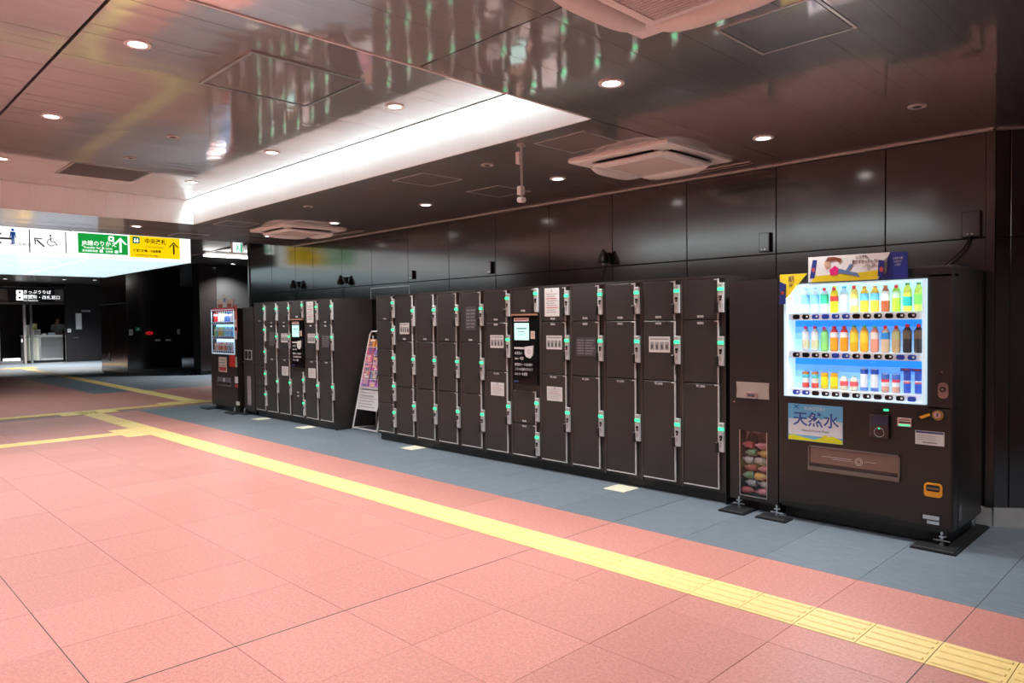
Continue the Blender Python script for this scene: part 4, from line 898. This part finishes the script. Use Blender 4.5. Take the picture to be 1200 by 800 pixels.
MB().mat('black').tube([(0, -.03, -.09), (-.04, -.05, -.18), (-.12, -.06, -.26), (-.25, -.08, -.36)], .007, 6).build('cable', t)
wall_box(575.5, 313.5, .07, .15, 'narrow dark box on the wall between the bank and ceiling')
wall_box(484, 322, .06, .12, 'narrow dark box on the wall beside the service door frame')
a = ony(434.5, 325, YW); b_ = ony(480, 325, YW)
t = thing('door_2_frame', 'x', 'x'); bpy.data.objects.remove(t)
d2 = struct(bpy.data.objects.new('door_2', None)); COL.objects.link(d2); d2['label'] = 'flush service door in the dark wall behind the lockers'; d2.location = (a.x, YW, 0); w_ = b_.x-a.x
MB('front').mat('steel').box(0, w_, 2.06, 2.075, 0, .006).box(0, .012, .14, 2.06, 0, .006).box(w_-.012, w_, .14, 2.06, 0, .006).build('door_frame', d2)
MB('front').mat('wall_panel').box(.014, w_-.014, .14, 2.058, 0, .004).build('door_leaf', d2)

# ================================================================== HANGING LIGHT BOX SIGN
XS = -14.0
sb = thing('light_box_sign', 'large white hanging light box with station direction signs', 'sign', (XS, 0, 0))
yL, yR, zB, zT = -1.4, 5.33, 2.715, 3.17
MB().mat(M('box_casing', (.85, .87, .87), .5, var=.03)).box(-5.3, -.012, yL, yR, zB+.012, zT).build('casing', sb)
MB('side').mat('sign_white').box(yL, yR, zB, zT, -.012, 0).build('front_face', sb)
um = MB().mat(M('lit_underside', (.8, .92, .94), .25, es=BOX_E*.42, ecol=(.72, .95, 1), coat=.6)).box(-1.31, 0, 0, 1.665, 0, .012).mesh('light_panel')
for i in range(4):
    for j in range(4): link('light_panel', um, sb, (-.012-1.322*i, yL+.02+1.677*j, zB))
def sg(px, py): p = onx(px, py, XS); return p.y, p.z
def srect(nm, p0, p1, mt):
    u0, v1 = sg(*p0); u1, v0 = sg(*p1); return MB('side').mat(mt).box(u0, u1, v0, v1, 0, .004).build(nm, sb), (u0, u1, v0, v1)
def arrow(mb, u, v, s, n, ang=90):
    a = math.radians(ang); R_ = lambda x, y: (u+x*math.cos(a)-y*math.sin(a), v+x*math.sin(a)+y*math.cos(a))
    mb.prism([R_(*p) for p in ((-s, -s*.13), (s*.55, -s*.13), (s*.55, s*.13), (-s, s*.13))], n, n+.001)
    for sg_ in (1, -1): mb.prism([R_(*p) for p in ((s, 0), (s*.72, 0), (s*.1, sg_*s*.58), (s*.1, sg_*s*.82))], n, n+.0012)
# green panel
g0, (u0, u1, v0, v1) = srect('green_panel', (91, 272.5), (150, 299), 'sign_green'); w_, h = u1-u0, v1-v0
text('JR線のりかえ', 'side', u0+.06, v0+h*.50, .0045, .098, 'lit_white', g0, 'LEFT', sx=.95)
text('Transfer for JR Lines', 'side', u0+.08, v0+h*.29, .0045, .054, 'lit_white', g0, 'LEFT')
text('東海道新幹線', 'side', u0+.06, v0+h*.12, .0045, .04, 'lit_white', g0, 'LEFT'); text('在来線', 'side', u0+.42, v0+h*.12, .0045, .04, 'lit_white', g0, 'LEFT')
mb = MB('side').mat('lit_white'); arrow(mb, u1-.12, v0+h*.5, .13, .004); mb.build('arrow', g0); mb = MB('side').mat('lit_white').rrect(u0+.47, u0+.56, v1-.115, v1-.025, .02, .004, .005).mat('sign_green').box(u0+.495, u0+.535, v1-.09, v1-.05, .005, .0055); mb.mat('lit_white').box(u0+.33, u0+.38, v0+.025, v0+.07, .004, .005).box(u0+.57, u0+.62, v0+.025, v0+.07, .004, .005); mb.build('line_icons', g0)
y0_, (u0, u1, v0, v1) = srect('yellow_panel', (151.5, 275.5), (211, 304), 'sign_yellow'); w_, h = u1-u0, v1-v0
text('中央改札', 'side', u0+.25, v0+h*.76, .0045, .105, 'black', y0_, 'LEFT', sx=.9, bold=.002)
text('Central Gate', 'side', u0+.27, v0+h*.52, .0045, .058, 'ink', y0_, 'LEFT')
text('伊豆箱根線・小田急線', 'side', u0+.06, v0+h*.31, .0045, .052, 'black', y0_, 'LEFT', sx=.9, bold=.002)
text('東海道線・大雄山線', 'side', u0+.09, v0+h*.11, .0045, .040, 'ink', y0_, 'LEFT')
mb = MB('side').mat('ink'); arrow(mb, u1-.11, v0+h*.52, .115, .004); mb.build('arrow', y0_); mb = MB('side').mat('sign_teal').rrect(u0+.05, u0+.17, v1-.14, v1-.02, .015, .004, .005).mat('lit_white').box(u0+.07, u0+.15, v1-.10, v1-.085, .005, .0055).box(u0+.08, u0+.10, v1-.12, v1-.05, .005, .0055).box(u0+.12, u0+.14, v1-.12, v1-.05, .005, .0055); mb.mat('sign_red').ring(u0+.28, v0+.035, .012, .02, .004, .005, 12).ring(u0+.46, v0+.035, .012, .02, .004, .005, 12); mb.build('line_icons', y0_)
for p0, p1 in (((33.5, 268.5), (35.6, 296)), ((76.2, 271.5), (78, 297))): srect('divider_bar', p0, p1, 'black')
mb = MB('side').mat('ink'); u, v = sg(46, 283); arrow(mb, u, v-.01, .10, .001, 135); mb.build('arrow', sb); mb = MB('side').mat('ink'); u, v = sg(3, 279); arrow(mb, u, v, .12, .001, 180); mb.build('arrow', sb); mb = MB('side').mat('ink')
u, v = sg(60, 283); mb.ring(u, v-.015, .050, .062, .001, .002, 22, 100, 330).disc(u-.01, v+.10, .016, .001, .002, 12).stroke([(u-.008, v+.08), (u-.002, v+.0), (u+.05, v+.0), (u+.075, v-.055), (u+.10, v-.045)], .014, .001, .002).stroke([(u-.005, v+.045), (u+.04, v+.045)], .012, .001, .002); mb.build('wheelchair_icon', sb)
mb = MB('side').mat('sign_blue'); u, v = sg(15, 276.5); mb.disc(u, v+.10, .022, .001, .002, 14).prism([(u-.035, v+.07), (u+.035, v+.07), (u+.045, v-.03), (u+.03, v-.03), (u+.022, v+.03), (u+.02, v-.13), (u+.003, v-.13), (u, v-.02), (u-.003, v-.13), (u-.02, v-.13), (u-.022, v+.03), (u-.03, v-.03), (u-.045, v-.03)], .001, .002); mb.build('man_icon', sb)
u, v = sg(11, 286); text('男子化粧室', 'side', u, v, .0005, .06, C(.1, .2, .45), sb, 'LEFT')
u, v = sg(56, 289.5); text('バリアフリー', 'side', u, v, .0005, .05, 'ink', sb, 'LEFT'); text('トイレ', 'side', u, v-.065, .0005, .05, 'ink', sb, 'LEFT')
p = onx(82, 262, XS+.03)
MB().mat('trim_metal').tube([(.03, p.y, zT-.02), (.03, p.y, ZH)], .02, 8).tube([(.03, p.y-1.6, zT-.02), (.03, p.y-1.6, ZH)], .02, 8).build('hanger', sb)

# ================================================================== FAR HALL
# pillar
PX, PY0, PY1 = -25.4, 7.6, 9.3
pil = struct(MB().mat('wall_joint').box(-28.2, PX-.012, PY0+.012, PY1, 0, ZH).build('wall_pillar'), 'dark bronze panelled pillar in the far hall')
for a, b in ((PY0, 8.15), (8.15, 9.3)):
    wall_piece(pil, a, b, .12, 2.28, 'side', PX); wall_piece(pil, a, b, 2.28, ZH, 'side', PX)
for k in range(4): wall_piece(pil, -28.2+.7*k, -27.5+.7*k, .12, 2.28, 'front', -PY0); wall_piece(pil, -28.2+.7*k, -27.5+.7*k, 2.28, ZH, 'front', -PY0)
MB().mat('steel').box(-28.2, PX+.005, PY0-.005, PY0+.02, 0, .12).box(PX-.02, PX+.005, PY0, PY1, 0, .12).build('baseboard', pil)
wall_piece(pil, -27.4, -27.2, .35, .65, 'front', -PY0+.01, 'black', 'vent_cover', t=.02)
def pil_item(nm, cat, p0, p1, mt, label, extra=None):
    a = onx(*p0, PX); b = onx(*p1, PX)
    q = MB('side').mat(mt).cbox(a.y, b.y, b.z, a.z, 0, .03, .01)
    if extra: q.mat(extra).box(a.y+(b.y-a.y)*.3, b.y-(b.y-a.y)*.3, b.z+(a.z-b.z)*.25, a.z-(a.z-b.z)*.25, .03, .034)
    return tag(q.build(nm, None, (PX, 0, 0)), label, cat)
pil_item('wall_phone', 'phone', (151.2, 386), (155.5, 392.5), 'white', 'white wall phone plate on the bronze pillar', 'grey_ink')
pil_item('safety_sign', 'sign', (159, 383.5), (164, 387.5), M('far_green', (.02, .5, .25), .5, var=.03), 'small green safety sign on the bronze pillar', 'white_print')
pil_item('switch_plate', 'switch', (207.5, 385.5), (211, 391.5), 'lock_white', 'pale switch plate on the right of the bronze pillar', 'grey_ink')
pil_item('drawer_handle', 'handle', (181.8, 397.5), (188, 399.5), 'lock_white', 'pale hydrant cabinet pull nearer the red alarm'); pil_item('drawer_handle', 'handle', (194, 397.2), (200, 399.2), 'lock_white', 'pale hydrant cabinet pull nearer the switch plate')
pil_item('key_switch', 'switch', (174.5, 426.5), (177, 429), 'black', 'small dark knob low on the bronze pillar')
p = onx(175, 390.2, PX); al = thing('fire_alarm', 'red round fire alarm lamp on the bronze pillar', 'alarm', (PX, p.y, p.z))
MB('side').mat(M('alarm_red', (.7, .01, .02), .4, es=.35)).disc(0, 0, .10, 0, .02, 18, ru=1.2, rv=.65).disc(0, 0, .06, .02, .07, 16, .035).build('lamp', al); MB('side').mat('grey_ink').ring(0, 0, .055, .064, .018, .024, 18).build('rim', al)
# alcove wall with shutter
AXX = -22.66; AY = 8.86
alc = struct(MB().mat('wall_joint').box(-23.2, AXX-.012, AY, 14, 0, ZH).build('wall_alcove'), 'dark panelled wall with shutter beyond the far vending machine')
ysh = onx(254, 333, AXX).y; zl0 = onx(254, 333, AXX).z; zl1 = onx(254, 313, AXX).z
wall_piece(alc, AY, ysh, .12, 2.28, 'side', AXX); wall_piece(alc, AY, ysh, 2.28, zl1, 'side', AXX)
MB('side').mat('ceiling_dark').box(ysh, 13.9, zl0, zl1, -.012, .02).build('shutter_box', alc)
MB('side').mat(M('shutter', (.035, .035, .035), .5, var=.1)).box(ysh+.02, 13.9, 0, zl0, -.012, -.05+.045).build('shutter', alc)
MB('side').mat('trim_metal').box(AY, 13.9, zl1, zl1+.03, -.012, .03).build('ceiling_strip', alc)
MB('side').mat('steel').box(AY-.03, AY, 0, ZH, -.02, .03).box(AY, ysh, 0, .12, -.012, .006).build('steel_edge', alc)
q = onx(273, 329, AXX); MB('side').mat('black').box(q.y-.09, q.y+.09, q.z-.08, q.z+.08, .02, .05).build('sensor_box', alc)
struct(MB().mat('wall_joint').box(-22.7, -13.4, 13.9, 14, 0, ZH).build('wall_recess'), 'dark wall closing the recess')
# ceiling lines, tube lamp, exit sign
a = onz(239, 299, ZH-.1); b_ = onz(291, 301, ZH-.1)
tl = thing('tube_lamp', 'long white tube lamp under the ceiling beyond the wall end', 'lamp', (a.x, a.y, ZH-.1)); L = (b_.y-a.y)+1.2
MB().mat('white').box(-.06, .06, 0, L, .03, .1).build('housing', tl); 
for s in (-1, 1): MB().mat('lens').tube([(s*.07, .02, 0), (s*.07, L-.02, 0)], .025, 8).build('tube', tl)
struct(MB().mat('trim_metal').box(-22.6, XE, 7.55, 7.6, ZH-.02, ZH).build('trim_10'), 'pale strip along the far ceiling')
p = onx(278.5, 290, -13.2)
ex = thing('exit_sign', 'small green and white emergency exit sign hanging beside the wall end', 'exit sign', (-13.2, p.y, p.z))
MB('side').mat('white').box(-.10, .10, -.10, .10, -.06, 0).build('case', ex)
q = MB('side').mat('lit_white').box(-.09, .09, -.09, .09, 0, .004).mat('sign_green').mat(M('exit_green', (.0, .55, .28), .5, es=.8)).disc(-.01, .055, .016, .004, .005, 10).stroke([(-.01, .03), (.0, -.01), (-.04, -.055)], .022, .004, .005).stroke([(.0, -.01), (.03, -.03), (.03, -.065)], .02, .004, .005).stroke([(-.045, .0), (-.01, .025), (.03, .02)], .014, .004, .005).box(.05, .085, -.085, .085, .004, .005); q.build('pictogram', ex)
MB().mat('trim_metal').tube([(-.03, 0, .1), (-.03, 0, ZH-p.z)], .012, 6).build('hanger', ex)
# lamps of the far hall
for x, y in [onz(px, py, ZH)[:2] for px, py in ((6, 326.5), (75.5, 327.5), (111, 328), (273, 309))]:
    t = thing('far_downlight', 'small round downlight in the far hall ceiling', 'downlight', (x, y, ZH), 'downlights of the far hall')
    MB().mat('white').ring(0, 0, .06, .09, -.01, .002, 16).build('trim_ring', t); MB().mat('lens').disc(0, 0, .06, -.004, .002, 16).build('lens', t)
    l = bpy.data.lights.new('far_beam', 'SPOT'); l.energy = 950; l.spot_size = math.radians(130); l.spot_blend = .7; l.shadow_soft_size = .06
    o = bpy.data.objects.new('far_beam', l); COL.objects.link(o); o.parent = t; o.location = (0, 0, -.03)

# ---- ticket gate office
GX = -36.3
def gg(px, py, x=GX): p = onx(px, py, x); return p.y, p.z
gw = MB('side').mat('black'); yb = gg(78, 400)[0]; ye = gg(130, 400)[0]
gate_wall = struct(MB('side').mat(M('gate_black', (.006, .005, .006), .5, var=.1)).box(yb, 14, 0, ZH, GX-.1, GX).build('wall_gate'), 'black wall beside the ticket office')
struct(MB('side').mat(M('office_back', (.02, .018, .018), .6, var=.2)).box(-8, 14, 0, ZH, GX-3.2, GX-3.1).build('wall_back'), 'dark back wall of the ticket office')
fr = thing('ticket_office', 'steel framed glass front of the ticket office', 'glass front', (GX, 0, 0))
def gbox(nm, p0, p1, mt, n0=-.05, n1=.05, parent=None):
    u0, v1 = gg(*p0); u1, v0 = gg(*p1); return MB('side').mat(mt).box(u0, u1, max(v0, 0), v1, n0, n1).build(nm, parent or fr)
gbox('frame_post', (75, 335.5), (77.5, 430), 'steel'); gbox('frame_post', (34, 354), (39, 430), 'steel', -.06, .08); gbox('frame_post', (-3, 354), (.8, 430), 'steel')
gbox('frame_post', (26.5, 357), (31.5, 426), C(.30, .28, .26)); gbox('transom', (-6, 353.8), (75, 356.8), 'steel'); gbox('top_rail', (-6, 335), (77, 338), 'steel', -.05, .04)
gbox('header_panel', (-6, 338), (75, 354), C(.16, .14, .13), -.06, -.03); gbox('bottom_rail', (1, 423.3), (27, 427), 'steel'); gbox('white_sill', (3, 420), (24, 424), 'white', .0, .03)
gbox('glass_pane', (1, 357), (26, 423), 'glass', -.01, .01); gbox('glass_pane', (39.5, 357), (75, 393), 'glass', -.01, .01)
gbox('door_handle', (24.5, 397), (26, 401), 'white', .05, .08)
u0, v1 = gg(8.5, 338); u1, v0 = gg(63, 353.5)
gs = thing('office_sign', 'black hanging sign with white lettering over the ticket office', 'sign', (GX+.10, 0, 0))
MB('side').mat(C(.008, .01, .018)).box(u0, u1, v0, v1, 0, .06).build('board', gs)
for i, (s, e) in enumerate((('きっぷうりば', 'Ticket Office'), ('精算所・改札窓口', 'Fare Adjustment'))):
    a, zz = gg(26, 342.3+i*6.2); text(s, 'side', a, zz, .061, .17, 'lit_white', gs, 'LEFT'); text(e, 'side', a, zz-.13, .061, .08, 'lit_white', gs, 'LEFT')
    a, zz = gg(22, 342.6+i*6.2); MB('side').mat('lit_white').rrect(a-.12, a+.12, zz-.11, zz+.09, .03, .06, .063).mat('black').disc(a, zz, .05, .063, .064, 8).build('icon', gs)
# counter and things on it
u0, zc = gg(30, 393); u1, _ = gg(76, 393); CXF = GX-.35
ct = thing('counter', 'pale grey service counter behind the office glass', 'counter', (CXF, 0, 0))
MB('side').mat(C(.34, .35, .34)).box(u0, u1, .1, zc-.05, -.6, 0).build('counter_body', ct); MB('side').mat(C(.5, .5, .48)).box(u0-.03, u1, zc-.05, zc, -.65, .03).build('counter_top', ct)
a, _ = gg(47, 400); MB('side').mat(C(.52, .52, .44)).box(u0+.1, a, .12, zc-.1, 0, .012).build('front_panel', ct); a2, _ = gg(54, 400); MB('side').mat('steel').box(a+.05, a2-.15, .1, zc-.45, 0, .03).box(a2-.12, u1, .2, zc-.1, 0, .008).build('front_panel', ct); MB('side').mat('black').box(u0, u1, 0, .1, -.55, -.04).build('plinth', ct)
p = onx(43, 389.5, CXF-.2); mo = thing('counter_monitor', 'small pale terminal on the office counter', 'terminal', (CXF-.2, p.y, zc))
MB('side').mat('white').bevel(-.14, .14, .03, .24, -.06, 0, .01).mat('grey_ink').box(-.11, .11, .07, .21, 0, .003).build('terminal_body', mo); MB('side').mat('grey_ink').box(-.08, .08, 0, .03, -.1, .02).build('terminal_base', mo)
p = onx(40, 387, CXF-.4); tag(MB('side').mat(C(.72, .66, .25)).prism([(-.16, 0), (.1, 0), (.1, .5), (-.16, .5)], -.02, 0).mat('white').box(-.4, -.17, 0, .45, -.02, 0).build('leaflet_rack', None, (CXF-.35, p.y, zc)), 'yellow and white leaflet display on the office counter', 'leaflets')
p = onx(60.5, 392, CXF-.2); tag(MB('side').mat(C(.45, .62, .80)).cbox(-.13, .13, 0, .10, -.15, 0, .01).mat('white').box(-.10, .10, .10, .105, -.12, -.02).build('tissue_box', None, (CXF-.15, p.y, zc)), 'light blue box on the office counter', 'box')
p = onx(51.5, 392, CXF-.2); tag(MB('side').mat('paper').prism([(-.10, 0), (.10, 0), (.05, .08), (-.07, .06)], -.12, 0).build('paper_stack', None, (CXF-.15, p.y, zc)), 'heap of white papers on the office counter', 'papers')
# door and fittings on the black wall
u0, v1 = gg(87, 362); u1, _ = gg(113, 362)
d1 = struct(bpy.data.objects.new('door_1', None)); COL.objects.link(d1); d1.location = (GX, 0, 0); d1['label'] = 'black staff door with pale poster in the gate wall'
MB('side').mat(C(.012, .010, .012)).box(u0, u1, 0, v1, 0, .02).build('door_leaf', d1)
q = MB('side').mat('steel'); a, zz = gg(86.7, 395.5); q.box(a-.05, a+.18, zz-.02, zz+.02, .02, .06); q.build('door_handle', d1)
a0, z1 = gg(88.3, 367); a1, z0 = gg(95.8, 385.7); tag(MB('side').mat(C(.55, .60, .58)).box(a0, a1, z0, z1, 0, .004).mat('paper').box(a0+.04, a1-.04, z0+.05, z1-.05, .004, .006).build('poster', None, (GX+.02, 0, 0)), 'pale grey green poster on the black staff door', 'poster')
a, zz = gg(100.5, 364.5); t = thing('door_nameplate', 'small white lettering beside the poster on the black wall', 'sign', (GX+.02, a, zz)); MB('side').mat('black').box(-.2, .2, -.06, .06, 0, .003).build('plate', t); text('駅事務室', 'side', 0, 0, .004, .09, 'white_print', t)
a0, z1 = gg(79, 385); a1, z0 = gg(83.3, 389.3); tag(MB('side').mat('white').cbox(a0, a1, z0, z1, 0, .02, .006).mat('grey_ink').box(a0+.05, a1-.05, z0+.05, z1-.05, .02, .022).build('switch_plate', None, (GX, 0, 0)), 'white switch plate between office glass and staff door', 'switch')
# staff behind the counter
p = onx(68, 393, CXF-.9)
HB = zc-1.02
pe = thing('person', 'person in white shirt behind the office counter with a hand raised to the face', 'person', (CXF-.9, p.y, 0))
def skin(name, verts, edges, mt, parent, root=0, sub=2):
    me = bpy.data.meshes.new(name); me.from_pydata([v[:3] for v in verts], edges, []); me.materials.append(MATS[mt] if isinstance(mt, str) else mt)
    o = link(name, me, parent); md = o.modifiers.new('skin', 'SKIN'); md.use_smooth_shade = True
    sv = me.skin_vertices[0].data
    for i, v in enumerate(verts): sv[i].radius = (v[3], v[4] if len(v) > 4 else v[3]); sv[i].use_root = (i == root)
    o.modifiers.new('sub', 'SUBSURF').levels = sub; o.modifiers['sub'].render_levels = sub
    return o
z = HB
body = skin('body', [(0, 0, 1.0+z, .14, .17), (0, 0, 1.18+z, .13, .16), (.02, 0, 1.36+z, .12, .19), (.03, 0, 1.48+z, .06, .08), (.06, -.01, 1.56+z, .05), (.08, -.02, 1.66+z, .085, .075), (.08, -.02, 1.75+z, .075, .07),
                     (.03, -.20, 1.43+z, .06), (.12, -.27, 1.20+z, .05), (.20, -.13, 1.42+z, .038), (.20, -.10, 1.52+z, .032),
                     (.03, .20, 1.43+z, .06), (.08, .28, 1.17+z, .05), (.26, .20, 1.05+z, .038), (.33, .12, 1.05+z, .03),
                     (.02, -.10, .55+z, .09), (.0, -.10, .14, .06), (.02, .10, .55+z, .09), (0, .10, .14, .06), (.1, -.1, .05, .045), (.1, .1, .05, .045)],
            [(0, 1), (1, 2), (2, 3), (3, 4), (4, 5), (5, 6), (2, 7), (7, 8), (8, 9), (9, 10), (2, 11), (11, 12), (12, 13), (13, 14), (0, 15), (15, 16), (0, 17), (17, 18), (16, 19), (18, 20)], 'skin', pe)
skin('shirt', [(0, 0, 1.0+z, .155, .185), (0, 0, 1.18+z, .145, .175), (.02, 0, 1.36+z, .135, .20), (.03, 0, 1.47+z, .075, .10), (.03, -.20, 1.43+z, .075), (.12, -.27, 1.20+z, .062), (.17, -.19, 1.32+z, .052), (.03, .20, 1.43+z, .075), (.08, .28, 1.17+z, .062), (.19, .235, 1.10+z, .052)],
     [(0, 1), (1, 2), (2, 3), (2, 4), (4, 5), (5, 6), (2, 7), (7, 8), (8, 9)], C(.62, .66, .66), pe)
skin('trousers', [(0, 0, 1.02+z, .15, .18), (.02, -.10, .55+z, .10), (.0, -.10, .16, .075), (.02, .10, .55+z, .10), (0, .10, .16, .075)], [(0, 1), (1, 2), (0, 3), (3, 4)], C(.03, .03, .05), pe)
skin('hair', [(.05, -.02, 1.70+z, .09, .085), (.07, -.02, 1.79+z, .075, .078), (.03, -.02, 1.62+z, .06, .06)], [(0, 1), (0, 2)], 'hair', pe)
for s in (-1, 1): MB('side').mat('white').disc(-.02+s*.032, 1.69+z, .011, .155, .163, 8).mat('ink').disc(-.02+s*.032, 1.69+z, .006, .163, .165, 8).build('eye', pe)
MB().mat('skin').tube([(.155, -.02, 1.69+z), (.175, -.02, 1.655+z)], .010, 6, .015).build('nose', pe); MB('side').mat(C(.4, .12, .1)).box(-.045, .005, 1.615+z, 1.622+z, .14, .158).build('mouth', pe)
hd = MB().mat('skin')
for k, (dy, dz, l) in enumerate(((-.030, .0, .055), (-.010, .006, .065), (.010, .006, .060), (.030, -.002, .048))):
    hd.tube([(.20, -.10+dy*.9, 1.53+z+dz), (.205, -.09+dy, 1.56+z+dz), (.185, -.075+dy, 1.53+z+dz+l)], .009, 6, .007)
hd.tube([(.20, -.13, 1.51+z), (.19, -.15, 1.545+z), (.18, -.14, 1.575+z)], .010, 6, .008)
for k, dy in enumerate((-.03, -.01, .01, .03)): hd.tube([(.34, .12+dy, 1.05+z), (.38, .11+dy, 1.055+z), (.41-.01*abs(k-1.5), .105+dy, 1.035+z)], .009, 6, .007)
hd.tube([(.33, .08, 1.05+z), (.36, .055, 1.055+z), (.385, .055, 1.045+z)], .010, 6, .008)
hd.build('fingers', pe)
